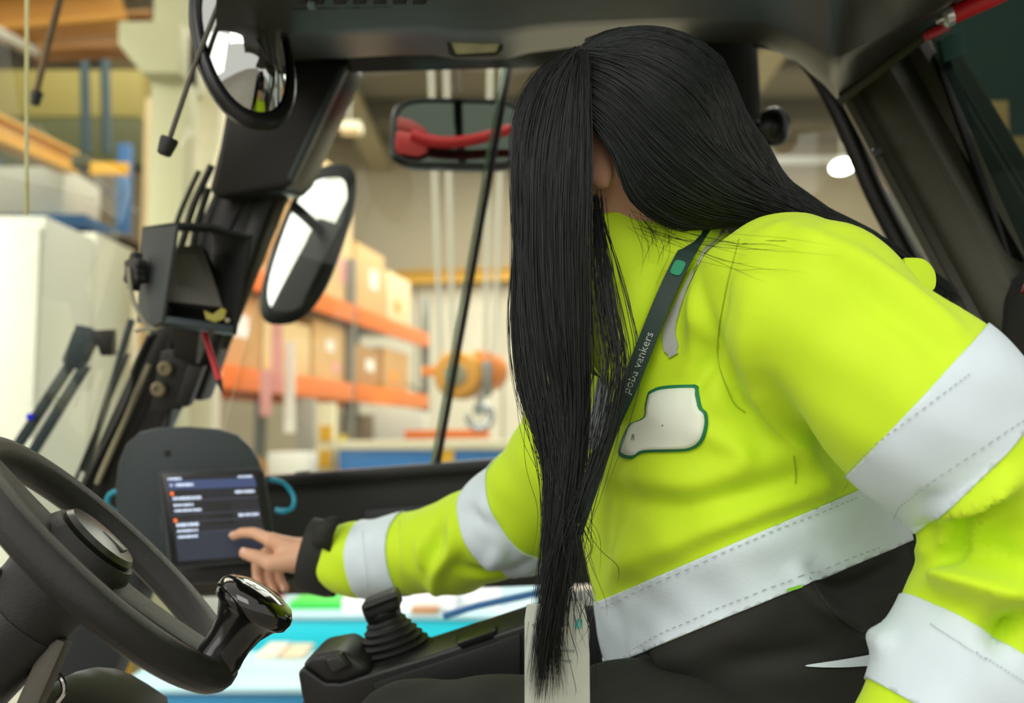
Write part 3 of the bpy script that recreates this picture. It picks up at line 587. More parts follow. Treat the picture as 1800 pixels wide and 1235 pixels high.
quadslab([(438, 412, 1.64), (372, 396, 1.80), (362, 560, 1.80), (410, 588, 1.66)], .006, 'hood_side', m_hood, cm)
quadslab([(250, 398, 1.74), (308, 390, 1.60), (372, 395, 1.62), (440, 414, 1.64), (380, 405, 1.80)], .005, 'hood_top', m_hood, cm)
quadslab([(300, 440, 1.72), (362, 436, 1.76), (412, 545, 1.73), (392, 575, 1.72), (282, 562, 1.70)], .03, 'display_body', m_blk2, cm)
quadslab([(312, 432, 1.705), (356, 430, 1.735), (392, 540, 1.712), (290, 528, 1.685)], .004, 'display', mat('display_grey', '#77766a', .3), cm)
quadslab([(284, 566, 1.60), (410, 584, 1.655), (410, 590, 1.68), (284, 574, 1.62)], .012, 'lower_lip', mat('lip_slate', '#3c464b', .35), cm)
quadslab([(284, 532, 1.67), (394, 546, 1.70), (400, 572, 1.67), (286, 560, 1.645)], .01, 'button_bar', m_blk2, cm)
quadslab([(358, 545, 1.665), (374, 552, 1.665), (390, 540, 1.672), (398, 545, 1.672), (394, 560, 1.665), (378, 566, 1.662), (362, 560, 1.66)], .004, 'yellow_sticker', mat('sticker_yellow', '#a9a13e', .6), cm, .0005)
MB().lathe(P(296, 547, 1.655), -FWD, [(.006, 0), (.006, .006), (.001, .007)], 14).build('button', m_blk, cm)
MB().lathe(P(401, 563, 1.66), -FWD, [(.004, 0), (.004, .005), (.001, .006)], 12).build('button', mat('btn_olive', '#8f8a6a', .4), cm)
kc = P(246, 478, 1.68); kx = cdir(-.75, .05, -.65)
kno = MB().lathe(kc, kx, [(.018, -.02), (.018, 0), (.026, .002), (.026, .014), (.02, .018), (.001, .018)], 12).build('clamp_knob', m_rub, cm)
for i in range(6):
    a = i * math.pi / 3; ref = kx.normalized(); uu = ref.orthogonal().normalized(); ww = ref.cross(uu)
    MB().lathe(kc + (uu * math.cos(a) + ww * math.sin(a)) * .024, kx, [(.008, 0), (.008, .014), (.005, .017), (.001, .017)], 10).build('lobe', m_rub, kno)
MB().tube(crv(PL([(226, 470, 1.66), (232, 520, 1.65), (250, 560, 1.64), (268, 578, 1.64), (292, 570, 1.63)]), 16), .0035, 7).build('cord', mat('cord_grey', '#8b8874', .5), cm)
MB().tube(crv(PL([(238, 582, 1.64), (262, 576, 1.64), (290, 572, 1.64)]), 8), .003, 7).build('cord_tail', mat('cord_grey', '#8b8874', .5), cm)
quadslab([(300, 572, 1.78), (352, 578, 1.78), (345, 640, 1.84), (305, 630, 1.84)], .03, 'mount_arm', m_blk, cm, .004)
# red pen tucked under the monitor
pn = thing('red_pen', P(390, 688, 1.70), 'thin red pen sticking out below the monitor', 'pen')
MB().tube([P(358, 580, 1.72), P(385, 668, 1.70)], .0052, 10).build('barrel', m_red, pn)
MB().tube([P(385, 668, 1.70), P(391, 690, 1.695)], [.0052, .0015], 10).build('tip', m_blk2, pn)

# ---- wiper linkage outside the windshield
wl = thing('wiper_linkage', P(60, 790, 2.1), 'dark blue double wiper arm outside the windshield', 'wiper')
m_wip = mat('wiper_blue', '#27373f', .45)
for (x0, y0, x1, y1) in ((124, 640, -6, 840), (152, 640, 36, 830)): beam('arm', P(x0, y0, 2.1), P(x1, y1, 2.1), .02, .018, m_wip, wl, up=FWD)
slab([(133, 570, 2.09), (160, 575, 2.09), (172, 590, 2.09), (150, 636, 2.09), (142, 650, 2.09), (112, 645, 2.09), (108, 632, 2.09)], .02, 'yoke', m_wip, wl, bevel=.003)
slab([(160, 580, 2.085), (196, 578, 2.085), (196, 625, 2.085), (176, 625, 2.085)], .03, 'pivot_block', m_blk2, wl, bevel=.004)
for x, y in ((88, 692), (108, 704), (84, 700), (104, 712)): beam('clip', P(x - 8, y - 4, 2.08), P(x + 8, y + 4, 2.08), .006, .006, m_blk2, wl, up=FWD)
MB().lathe(P(54, 732, 2.08), -FWD, [(.001, .006), (.007, .005), (.008, 0)], 14).build('blue_marker', mat('marker_blue', '#1418f0', .4), wl)
w2l = thing('windshield_wiper', P(180, 830, 2.05), 'long thin wiper leaning along the front pillar', 'wiper')
beam('blade', P(232, 560, 2.06), P(150, 830, 2.06), .012, .016, m_wip, w2l, up=FWD)
beam('spine', P(226, 620, 2.05), P(130, 850, 2.05), .008, .008, m_blk2, w2l, up=FWD)

# ---- tablet on a back plate
tp = thing('tablet_mount', P(345, 1010, 1.72), 'slate grey rounded back plate behind the tablet', 'mount')
pts = [(212, 1010), (206, 930), (203, 860), (208, 815), (222, 780), (245, 760), (275, 752), (330, 750), (385, 754), (418, 764), (440, 785), (455, 810), (466, 840), (478, 900), (488, 1000)]
slab([(x, y, 1.735 + (x - 340) * .0002) for x, y in pts], .012, 'plate', m_grey, tp, bevel=.004)
MB().lathe(P(294, 796, 1.725), -FWD, [(.005, -.004), (.005, .002), (.001, .002)], 12).build('screw_hole', m_blk2, tp)
beam('ledge', P(300, 1006, 1.70), P(478, 1000, 1.72), .07, .03, m_blk, tp, bevel=.006)
tb = thing('tablet', P(380, 990, 1.66), 'dark tablet showing a text list, touched by the person', 'tablet')
TL, TR, BR, BL = P(276, 826, 1.635), P(463, 821, 1.69), P(491, 984, 1.665), P(298, 1000, 1.61)
nT = (TR - TL).cross(BL - TL).normalized(); nT = nT if nT.dot(FWD) < 0 else -nT
def Q(a, b, w=0): return (TL * (1 - a) + TR * a) * (1 - b) + (BL * (1 - a) + BR * a) * b + nT * w
def qrect(a0, b0, a1, b1, w, th): return MB().prism([Q(a0, b0, w), Q(a1, b0, w), Q(a1, b1, w), Q(a0, b1, w)], -nT * th)
rc = [(.5 + x, .5 + y) for x, y in rrect(.5, .5, .07, 5)]
MB().prism([Q(a, b, 0) for a, b in rc], -nT * .022).build('case', mat('case_slate', '#222b2c', .5), tb, bevel=.003)
rc2 = [(.5 + x * .95, .5 + y * .94) for x, y in rrect(.5, .5, .06, 5)]
MB().prism([Q(a, b, .0018) for a, b in rc2], -nT * .003).build('bezel', mat('bezel_black', '#0c1011', .25), tb, bevel=.0005)
scr = qrect(.085, .07, .9, .93, .0024, .001).build('screen', mat('screen_dark', '#15161c', .25, emit=.3), tb)
def scrpart(name, a0, b0, a1, b1, col, e=1.0): qrect(.085 + .815 * a0, .07 + .86 * b0, .085 + .815 * a1, .07 + .86 * b1, .0030, .0006).build(name, mat('scr' + col, col, .4, emit=e), scr, smooth=False)
scrpart('header_bar', 0, .05, 1, .16, '#34426c', .4)
scrpart('lower_area', 0, .68, 1, 1, '#232a3a', .35)
for b in (.29, .45, .54, .67): scrpart('divider', 0, b, 1, b + .008, '#3b4252', .6)
def txtline(a0, a1, b, h, col='#b9c6dd', e=.75):
    mbb = MB(); x = a0
    while x < a1:
        w = random.uniform(.012, .03); h2 = h * random.uniform(.7, 1)
        q0 = .07 + .86 * (b - h2 / 2); q1 = .07 + .86 * (b + h2 / 2); xa = .085 + .815 * x; xb = .085 + .815 * min(x + w, a1)
        mbb.prism([Q(xa, q0, .0036), Q(xb, q0, .0036), Q(xb, q1, .0036), Q(xa, q1, .0036)], -nT * .0004); x += w + random.uniform(.002, .008)
    tag(mbb.build('text_line', mat('scr_txt', col, .4, emit=e), scr, smooth=False), kind='stuff')
for a0, a1, b, h in ((.0, .16, .03, .035), (.8, .97, .03, .03), (.02, .05, .105, .03), (.08, .28, .105, .04), (.03, .35, .265, .045), (.03, .25, .345, .032), (.03, .33, .41, .032), (.74, .97, .215, .035), (.03, .28, .58, .045), (.03, .26, .65, .032), (.03, .25, .72, .032), (.74, .98, .5, .035)): txtline(a0, a1, b, h)
for b in (.205, .525): scrpart('orange_flag', .01, b - .022, .045, b + .022, '#e0641e', .9)
qrect(.935, .25, .945, .6, .0005, .003).build('side_button', m_grey, tb); qrect(-.03, .45, -.012, .62, -.008, .006).build('side_button', m_grey, tb)
tag(MB().tube(crv(PL([(476, 842, 1.70), (500, 850, 1.72), (516, 872, 1.72), (514, 892, 1.71), (498, 898, 1.70), (484, 896, 1.70)]), 18), [.0042] * 13 + [.0055] * 5, 8).build('charging_cable', mat('cable_teal', '#1390ad', .4)), 'teal charging cable looping at the right of the tablet', 'cable')
tag(MB().tube(crv(PL([(210, 862, 1.78), (192, 870, 1.78), (190, 890, 1.78), (210, 905, 1.78)]), 12), .005, 8).build('cable_loop', mat('cable_teal', '#1390ad', .4)), 'teal cable loop at the left of the back plate', 'cable')

# ---- steering wheel
WC = P(185, 988, 1.0); wn = cdir(.678, .706, .2).normalized(); we1 = cdir(.765, -.644, 0); we1 = (we1 - wn * we1.dot(wn)).normalized(); we2 = wn.cross(we1).normalized()
if we2.dot(FWD) < 0: we2 = -we2
RW = .155; m_whl = mat('wheel_black', '#0f0f0c', .36, bump=.5, bscale=1300)
sw = thing('steering_wheel', WC - wn * .06, 'black steering wheel with a spinner knob, close at lower left', 'steering wheel')
def wp(r, a, h=0): return WC + (we1 * math.cos(a) + we2 * math.sin(a)) * r + wn * h
mb = MB(); N = 72
mb_r = [[WC + (we1 * math.cos(a) + we2 * math.sin(a)) * (RW + .0165 * math.cos(b)) + wn * (.0175 * math.sin(b)) for b in [2 * math.pi * k / 14 for k in range(14)]] for a in [2 * math.pi * i / N for i in range(N + 1)]]
mb.loft(mb_r, cap=False).build('rim', m_whl, sw, angle=180)
def spoke(a, w0, w1, parent):
    rings = []
    for t, r in ((0, .02), (.25, .05), (.55, .09), (.85, .13), (1, RW)):
        c = wp(r, a, -.014 + .014 * t ** 1.5); tn = (-we1 * math.sin(a) + we2 * math.cos(a)); w = w0 + (w1 - w0) * t + .008 * (1 - abs(2 * t - 1)) * 0
        rings.append([c + tn * w * math.cos(b) + wn * (.011 - .003 * t) * math.sin(b) for b in [2 * math.pi * k / 12 for k in range(12)]])
    MB().loft(rings).build('spoke', m_whl, parent, angle=70)
for a, w0, w1 in ((math.radians(16), .036, .034), (math.radians(196), .036, .034)): spoke(a, w0, w1, sw)
HUB = WC - we1 * .020
MB().lathe(HUB, wn, [(.001, -.085), (.045, -.085), (.047, -.06), (.052, -.035), (.053, -.015), (.05, 0), (.046, .008), (.001, .010)], 32).build('hub', m_whl, sw)
MB().lathe(HUB, wn, [(.038, .006), (.042, .012), (.038, .017), (.02, .020), (.001, .021)], 32).build('hub_cover', mat('hub_olive', '#1f2018', .3), sw)
MB().box(HUB + wn * .0205 + we1 * .012, (we1, we2, wn), (.014, .008, .0015)).build('hub_emblem', mat('emblem_grey', '#4c4a40', .35), sw, bevel=.001)
# spinner knob
kb = wp(RW - .010, math.radians(-6), .016); kax = (wn - we1 * .20 - we2 * .04).normalized()
knb = MB().lathe(kb, kax, [(.001, -.014), (.021, -.012), (.0225, -.002), (.0215, .006), (.0215, .016), (.0245, .030), (.031, .042), (.037, .048)], 28).build('spinner_knob', mat('knob_black', '#0d0e0d', .22, coat=.4), sw)
MB().lathe(kb, kax, [(.036, .046), (.0395, .049), (.041, .056), (.040, .062), (.035, .068), (.022, .073), (.008, .075), (.001, .0752)], 32).build('knob_cap', mat('knob_gloss2', '#0a0b09', .1, coat=.6), knb)
# column
sc_ = thing('steering_column', WC - wn * .33, 'black steering column shroud below the wheel', 'column')
MB().lathe(HUB - wn * .085, -wn, [(.040, -.004), (.046, 0), (.049, .05), (.05, .085), (.044, .09), (.001, .09)], 32).build('shroud', m_blk, sc_, angle=50)
MB().lathe(HUB - wn * .172, -wn, [(.052, 0), (.056, .01), (.058, .07), (.05, .2), (.001, .2)], 32).build('lower_shroud', m_trim, sc_, angle=50)
cl = WC - wn * .20 + we1 * .055
MB().tube(crv([cl + we2 * -.01, cl - wn * .035 + we1 * .012 - we2 * .02, cl - wn * .08 + we1 * .005 - we2 * .03, cl - wn * .14 - we1 * .02 - we2 * .03], 12), [.006] * 12, 8).build('tilt_lever', m_trim, sc_)
MB().box(cl - wn * .03 + we1 * -.002, (we1, we2, wn), (.006, .018, .05)).build('bracket', m_blk2, sc_, bevel=.003)
MB().lathe(P(12, 1030, .97), cdir(1, 0, .1), [(.001, -.05), (.016, -.05), (.018, 0), (.014, .006), (.001, .008)], 18).build('stalk_end', m_blk2, sc_)
beam('brown_bracket', P(106, 1120, .98), P(40, 1270, .96), .02, .026, mat('bracket_taupe', '#4a463a', .5, bump=.3, bscale=900), sc_, up=FWD)
MB().tube(crv([P(96, 1180, 1.0), P(110, 1195, 1.0), P(112, 1215, 1.0), P(100, 1232, 1.0)], 10), .003, 8).build('wire_loop', m_chr, sc_)
dsh = MB().loft([[P(60 + 30 * i, 1260, .98 + .03 * i) + cdir(0, .028 * math.sin(math.pi * i / 7) + .0 + .02 * math.sin(b) , .05 * math.cos(b)) for b in [2 * math.pi * k / 16 for k in range(16)]] for i in range(8)]).build('dash_cover', m_trim)
tag(dsh, 'dark brown curved dash cover at the bottom left edge', 'cover')

# ---- armrest console with lever
YD = Vector((0, 1, 0))
ac = thing('armrest_console', P(760, 1260, 1.32), 'black armrest console with a control lever, beside the seat', 'console')
near = [(560, 1290), (536, 1225), (524, 1180), (530, 1168), (545, 1163)]
prof = [(548, 1290), (530, 1222), (523, 1182), (534, 1172), (572, 1200), (600, 1200), (650, 1184), (760, 1150), (930, 1094), (1010, 1068), (1060, 1062), (1060, 1290)]
MB().prism([P(x, y, 1.24) for x, y in prof], YD * .13).build('body', m_blk, ac, bevel=.008, seg=3)
MB().prism([P(x, y, 1.233) for x, y in ((655, 1200), (760, 1166), (915, 1112), (915, 1225), (760, 1240), (668, 1230))], YD * .01).build('side_panel', mat('panel_dark', '#1d1f1e', .5), ac, bevel=.003)
# raised nose with rocker switch
nz = MB().prism([P(x, y, 1.245) for x, y in ((528, 1172), (546, 1152), (600, 1142), (640, 1166), (652, 1184), (602, 1204), (572, 1204))], YD * .12).build('nose', m_blk, ac, bevel=.010, seg=3)
def onface(x, y, d): return P(x, y, d)
sp = thing('x', (0, 0, 0)); bpy.data.objects.remove(sp)
swq = [(566, 1160, 1.235), (600, 1148, 1.235), (618, 1172, 1.235), (582, 1188, 1.235)]
slab(swq, .012, 'switch_frame', m_blk2, ac, bevel=.002)
slab([(572, 1161, 1.231), (598, 1152, 1.231), (611, 1171, 1.231), (584, 1182, 1.231)], .01, 'rocker', mat('rocker_grey', '#2d2e2b', .4), ac, bevel=.003)
tq = P(838, 1098, 1.27)
MB().prism([P(x, y, 1.2375) for x, y in ((800, 1128), (804, 1130), (868, 1108), (872, 1108), (866, 1122), (812, 1140))], YD * .05).build('storage_flap', m_blk2, ac, bevel=.0015)
# control lever
lv = thing('control_lever', P(695, 1165, 1.33), 'black control lever with ribbed rubber boot on the console', 'lever')
b0 = P(700, 1168, 1.33); b1 = P(676, 1082, 1.33); la = (b1 - b0); L = la.length; la.normalize()
prof = []
for i in range(9):
    t = i / 8; r = .062 * (1 - t) + .021 * t; h = L * t
    prof += [(r, h - .0005), (r * 1.02, h + .0012), (r * .86, h + .0045)]
MB().lathe(b0, (la + cdir(.0, 0, 0)).normalized(), prof + [(.001, L)], 32).build('boot', m_rub, lv, angle=25)
MB().lathe(b1 - la * .004, (la + cdir(-.12, 0, 0)).normalized(), [(.001, 0), (.022, 0), (.024, .008), (.0235, .016), (.020, .021), (.001, .021)], 24).build('lever_neck', m_blk2, lv)
c = P(672, 1060, 1.33)
MB().box(c, (cdir(.93, .36, 0), cdir(0, 0, 1), cdir(-.36, .93, 0)), (.024, .024, .012)).build('lever_head', m_rub, lv, bevel=.008, seg=3)
MB().tube([c + cdir(-.02, .0, -.023), c + cdir(.022, .016, -.023)], .005, 8).build('grip_ridge', m_rub, lv)

# seat headrest / backrest at the right edge
st = thing('operator_seat', P(1850, 1300, 1.3), 'black operator seat, edge visible at the far right', 'seat')
MB().loft([[P(1915, y, 1.25) + cdir(w * math.cos(b), 0, .16 * math.sin(b)) for b in [2 * math.pi * k / 20 for k in range(20)]] for y, w in ((462, .02), (475, .05), (520, .072), (600, .078), (720, .075), (1000, .09), (1300, .1))]).build('backrest', mat('seat_black', '#18191a', .7), st, angle=70)
MB().loft([[P(1690, y, 1.30) + cdir(w * math.cos(b), 0, .12 * math.sin(b)) for b in [2 * math.pi * k / 20 for k in range(20)]] for y, w in ((760, .03), (790, .06), (900, .085), (1100, .09), (1300, .1))]).build('side_bolster', mat('seat_black', '#18191a', .7), st, angle=70)
MB().tube(crv(PL([(1845, 462, 1.2), (1815, 480, 1.19), (1800, 515, 1.18)]), 14), .0035, 8).build('red_piping', mat('piping_red', '#6e1414', .5), st)
MB().loft([[P(x, 1395, 1.24) + cdir(0, .05 * math.sin(b), .26 * math.cos(b)) for b in [2 * math.pi * k / 20 for k in range(20)]] for x in (900, 920, 1200, 1500, 1800, 1860)]).build('cushion', mat('seat_black', '#18191a', .7), st, angle=70)

# ================================================================= the person
m_skin = mat('skin', '#d3a486', .5, var=.05, vscale=30, spec=.35)
m_skin.node_tree.nodes['Principled BSDF'].inputs['Subsurface Weight'].default_value = .12
m_skin.node_tree.nodes['Principled BSDF'].inputs['Subsurface Radius'].default_value = (.02, .008, .004)
m_hv = mat('hivis_yellow', '#c8ea18', .75, bump=.12, bscale=900, sheen=.1)
m_ref = mat('reflective_tape', '#d4e3ea', .6, 0, bump=.15, bscale=500, var=.04, vscale=25)
m_jbl = mat('jacket_black', '#1a1b16', .75, bump=.2, bscale=900)
m_hair = mat('hair_black', '#111413', .36, spec=.4)
pe = thing('person', P(1400, 1300, 1.2), 'person in a yellow high visibility jacket with long black hair, touching the tablet', 'person')

# torso frame
HB = P(1335, 1090, 1.20); NB = P(1180, 480, 1.17); SU = (NB - HB); SL = SU.length; SU.normalize()
SS = cdir(.42, .10, -.90); SS = (SS - SU * SS.dot(SU)).normalized()      # towards the left (near) shoulder
SF = SU.cross(SS); SF = SF if SF.dot(RIGHT) < 0 else -SF                  # chest direction
SU_, SS_, SF_ = npv(SU), npv(SS), npv(SF)
TT = [-.42, -.28, -.12, 0, .25, .5, .7, .85, 1.0, 1.1]
TA = [.150, .165, .178, .178, .168, .165, .155, .125, .085, .05]     # chest-back half depth
TB = [.150, .170, .182, .182, .180, .185, .185, .165, .10, .06]    # side-side half width
TO = [.0, .0, .0, 0, .0, -.005, -.01, -.02, .0, .0]
def d_torso(X, g=0.0):
    q = X - npv(HB); t = (q @ SU_) / SL; a = np.interp(t, TT, TA) + g; b = np.interp(t, TT, TB) + g; o = np.interp(t, TT, TO)
    f = q @ SF_ - o; s = q @ SS_; e = 2.4
    k = (np.abs(f / a) ** e + np.abs(s / b) ** e) ** (1 / e); d = (k - 1) * np.minimum(a, b)
    return np.maximum(d, np.maximum((t - 1.08) * SL, (-.40 - t) * SL))
AL = [P(1380, 520, 1.02), P(1435, 552, .97), P(1620, 715, .90), P(1818, 905, .90), P(1755, 1075, .90), P(1690, 1190, .89), P(1618, 1310, .88)]
ALr = [.084, .084, .083, .080, .072, .068, .060]
AR = [P(1090, 640, 1.30), P(1010, 800, 1.34), P(905, 912, 1.42), P(800, 958, 1.49), P(700, 976, 1.53), P(632, 984, 1.555), P(588, 986, 1.57)]
ARr = [.085, .080, .073, .066, .056, .053, .046]
def d_al(X, g=0): return d_chain(X, AL, [r + g for r in ALr], .02)
def d_ar(X, g=0): return d_chain(X, AR, [r + g for r in ARr], .02)
def d_jacket(X): return smin(smin(d_torso(X), d_al(X), .05), d_ar(X), .03)
lo = np.min([npv(p) for p in AL + AR + [HB]], axis=0) - .26; hi = np.max([npv(p) for p in AL + AR + [HB, NB]], axis=0) + .22
lo = np.maximum(lo, npv((-.36, .55, 0.85)))
JV, JQ = surface(d_jacket, lo, hi, .0055); JV = relax(JV, JQ, 3, .5)
def bvh(V, Q): return BVHTree.FromPolygons(V.tolist(), Q.tolist())
JB = bvh(JV, JQ)
def hit(px, py, B=None):
    dr = (P(px, py, 1) - CAM).normalized(); r = (B or JB).ray_cast(CAM, dr, 5); return r[0], r[1]
# folds: ridges (+) and valleys (-) drawn over the cloth
def vnorm(V, Q):
    n = np.cross(V[Q[:, 2]] - V[Q[:, 0]], V[Q[:, 3]] - V[Q[:, 1]]); N_ = np.zeros_like(V)
    for k in range(4):
        for c in range(3): N_[:, c] += np.bincount(Q[:, k], weights=n[:, c], minlength=len(V))
    return N_ / np.maximum(np.linalg.norm(N_, axis=1, keepdims=True), 1e-9)
FOLDS = [
 # armhole / chest
 ([(1300, 440), (1268, 540), (1262, 640), (1300, 715), (1400, 800)], .010, -.0025),
 ([(1310, 560), (1320, 660), (1370, 750), (1450, 830)], .012, .003), ([(1270, 620), (1290, 700), (1330, 740)], .008, -.005), ([(1240, 480), (1250, 580), (1245, 640)], .009, -.004), ([(1340, 640), (1390, 730), (1460, 820)], .02, -.004),
 ([(1240, 470), (1230, 560), (1215, 640)], .018, .006),
 ([(1215, 690), (1240, 640), (1235, 590)], .010, -.005),
 ([(1080, 830), (1180, 850), (1300, 830), (1400, 790)], .020, .007),
 ([(1090, 870), (1200, 885), (1330, 860), (1420, 840)], .014, -.006),
 ([(1240, 760), (1300, 790), (1290, 820)], .012, .006),
 ([(1060, 960), (1200, 960), (1400, 900)], .03, .006),
 ([(1100, 1028), (1250, 952), (1400, 898), (1500, 862)], .013, -.006), ([(1090, 1005), (1250, 930), (1400, 875), (1490, 840)], .016, .005),
 ([(1130, 920), (1100, 1000), (1060, 1040)], .018, .004),
 # shoulder / upper sleeve
 ([(1500, 440), (1600, 520), (1700, 600)], .014, .005),
 ([(1480, 470), (1580, 560), (1680, 640)], .012, -.004),
 ([(1380, 400), (1440, 430), (1520, 470)], .014, .004),
 ([(1340, 700), (1400, 780), (1450, 860)], .014, .006),
 # elbow
 ([(1618, 930), (1622, 890), (1634, 872), (1650, 868)], .008, -.024), ([(1655, 950), (1662, 915), (1680, 890), (1720, 870), (1760, 838)], .010, .020), ([(1668, 985), (1672, 940), (1690, 910), (1740, 885)], .009, -.022), ([(1600, 985), (1650, 960), (1665, 930)], .010, .007), ([(1650, 1010), (1700, 1025), (1800, 1040)], .012, .016), ([(1660, 985), (1740, 990), (1800, 1000)], .013, -.013), ([(1745, 1125), (1760, 1095), (1800, 1080)], .009, -.018), ([(1730, 1130), (1745, 1085), (1790, 1060)], .010, .012),
 ([(1640, 950), (1645, 900), (1655, 870), (1690, 850)], .010, -.010),
 ([(1630, 920), (1645, 880), (1680, 850), (1750, 810)], .012, .006),
 ([(1675, 935), (1690, 905), (1740, 870), (1800, 845)], .013, .009),
 ([(1640, 1010), (1650, 940), (1690, 900), (1770, 870)], .010, -.008),
 ([(1640, 1020), (1680, 1000), (1760, 1010), (1810, 1030)], .014, .009),
 ([(1700, 960), (1760, 940), (1810, 930)], .016, -.007),
 ([(1770, 1130), (1730, 1110), (1760, 1080), (1800, 1070)], .010, -.008),
 ([(1740, 1060), (1790, 1045), (1820, 1040)], .012, .006),
 # far sleeve
 ([(770, 925), (765, 980), (790, 1050)], .010, -.006), ([(795, 920), (800, 960), (770, 1000), (765, 1040)], .010, .008),
 ([(740, 950), (745, 1000), (760, 1045)], .010, .006), ([(830, 900), (870, 930), (900, 990)], .012, -.005),
 ([(820, 1000), (880, 1010), (930, 985)], .012, -.006), ([(850, 1040), (900, 1030), (930, 1010)], .012, .007),
 ([(850, 890), (880, 960), (860, 1000)], .010, .005),
 # lower black part
 ([(1400, 1010), (1440, 1060), (1520, 1110), (1560, 1130)], .010, .010), ([(1430, 1005), (1480, 1040), (1560, 1010), (1590, 990)], .012, -.008),
 ([(1120, 1190), (1200, 1150), (1350, 1080)], .02, .006), ([(1130, 1150), (1160, 1180)], .01, -.006), ([(1300, 1160), (1450, 1140)], .014, -.006),
]
NJ = vnorm(JV, JQ); DJ = np.zeros(len(JV))
for path, w, amp in FOLDS:
    H = [hit(*p)[0] for p in path]; H = [h for h in H if h is not None]
    if len(H) < 2: continue
    C = np.array(cr(H, 56)); dmin = np.full(len(JV), 9.0); tt = np.zeros(len(JV)); bb = (np.abs(JV - C.mean(0)).max(1) < .3); Jv = JV[bb]
    D = np.linalg.norm(Jv[:, None, :] - C[None], axis=2); dm = D.min(1); ti = D.argmin(1) / 55.0
    DJ[bb] += 2.0 * amp * np.exp(-(dm / w) ** 2) * (.35 + .65 * np.sin(np.pi * np.clip(ti, .03, .97)))
def wrink(V):
    a = V @ np.array([31., 17., 43.]); b = V @ np.array([-23., 38., 19.]); c = V @ np.array([11., -29., 27.])
    return .0012 * (np.sin(a + 1.7 * np.sin(b)) + np.sin(b * 1.3 + 2 * np.sin(c)) + .6 * np.sin(c * 2.1 + a))
ax1 = (AL[3] - AL[1]).normalized(); c1 = P(1618, 800, .90); c1 = AL[2] + ax1 * (c1 - AL[2]).dot(ax1)
bt = np.abs((JV - npv(c1)) @ npv(ax1)); bmk = (bt < .055) & (d_chain(JV, AL[:4], ALr[:4]) < .03) & (d_chain(JV, AL[:4], ALr[:4]) < d_chain(JV, AL[3:], ALr[3:]) + .01)
DJ = np.where(bmk, DJ * np.clip((bt - .035) / .02, .12, 1), DJ)
JV = JV + NJ * (DJ + wrink(JV))[:, None]; JV = relax(JV, JQ, 1, .4); JB = bvh(JV, JQ)
FC = JV[JQ].mean(1); G = np.stack([d_torso(FC), d_al(FC), d_ar(FC)], 1).argmin(1)      # which part of the jacket a face belongs to
def subbm(mask):
    q = JQ[mask]; u, inv = np.unique(q, return_inverse=True); me = npmesh('tmp', JV[u], inv.reshape(-1, 4)); bm = bmesh.new(); bm.from_mesh(me); bpy.data.meshes.remove(me); return bm
def cut(bm, p, n):       # keep the side n points to
    bmesh.ops.bisect_plane(bm, geom=bm.verts[:] + bm.edges[:] + bm.faces[:], plane_co=p, plane_no=n, clear_inner=True, clear_outer=False, dist=1e-6)
def shell(bm, off, th, name, m, parent, angle=180):
    bm.normal_update()
    for v in bm.verts: v.co += v.normal * off
    if th:
        r = bmesh.ops.solidify(bm, geom=bm.faces[:], thickness=th)
    me = bpy.data.meshes.new(name); bm.to_mesh(me); bm.free(); return finish(name, me, m, parent, True, angle)
def rayplane(a, b):      # plane seen edge-on along the line a-b
    n = (P(*a, 1) - CAM).cross(P(*b, 1) - CAM).normalized(); return n if n.dot(SU) > 0 else -n
bnH = rayplane((1053, 1056), (1458, 882)); bnL = rayplane((1107, 1156), (1533, 978)); ZH = ZL = CAM
# yellow jacket: everything except the black hem of the torso
bm = subbm(G == 0); cut(bm, ZL, bnL); b2 = subbm(G != 0); tmp = bpy.data.meshes.new('tmp'); b2.to_mesh(tmp); bm.from_mesh(tmp); b2.free()
bmesh.ops.remove_doubles(bm, verts=bm.verts[:], dist=1e-5)
jk = shell(bm, 0, 0, 'jacket', m_hv, pe)
bm = subbm(G == 0); cut(bm, ZL, -bnL); shell(bm, 0, 0, 'hem_panel', m_jbl, jk)
def band(gi, p0, p1, n, name, nn2=None, off=.0022, th=.0016, m=m_ref):
    bm = subbm(G == gi) if not isinstance(gi, np.ndarray) else subbm(gi)
    cut(bm, p0, n); cut(bm, p1, -(nn2 or n)); return shell(bm, off, th, name, m, jk)
band(0, ZL, ZH, bnL, 'reflective_band', bnH)
ax1 = (AL[3] - AL[1]).normalized(); c1 = P(1618, 800, .90); c1 = AL[2] + ax1 * (c1 - AL[2]).dot(ax1)
m1 = (G == 1) & (d_chain(FC, AL[:4], ALr[:4]) < d_chain(FC, AL[3:], ALr[3:]) + .012)
n1 = (ax1 + cdir(.0, .08, .0)).normalized()
band(m1, c1 - ax1 * .036, c1 + ax1 * .040, n1, 'reflective_band')
ax2 = (AL[6] - AL[4]).normalized(); c2 = AL[5] + ax2 * .006
m2 = (G == 1) & (((FC - npv(AL[4])) @ npv(ax2)) > 0)
band(m2, c2 - ax2 * .040, c2 + ax2 * .040, ax2, 'reflective_band')
ax3 = (AR[3] - AR[1]).normalized(); c3 = P(905, 905, 1.42); c3 = AR[2] + ax3 * (c3 - AR[2]).dot(ax3)
band(2, c3 - ax3 * .034, c3 + ax3 * .034, (ax3 + cdir(0, .12, 0)).normalized(), 'reflective_band')
ax4 = (AR[6] - AR[4]).normalized(); c4 = P(672, 980, 1.53); c4 = AR[4] + ax4 * (c4 - AR[4]).dot(ax4)
band(2, c4 - ax4 * .036, c4 + ax4 * .036, ax4, 'reflective_band')
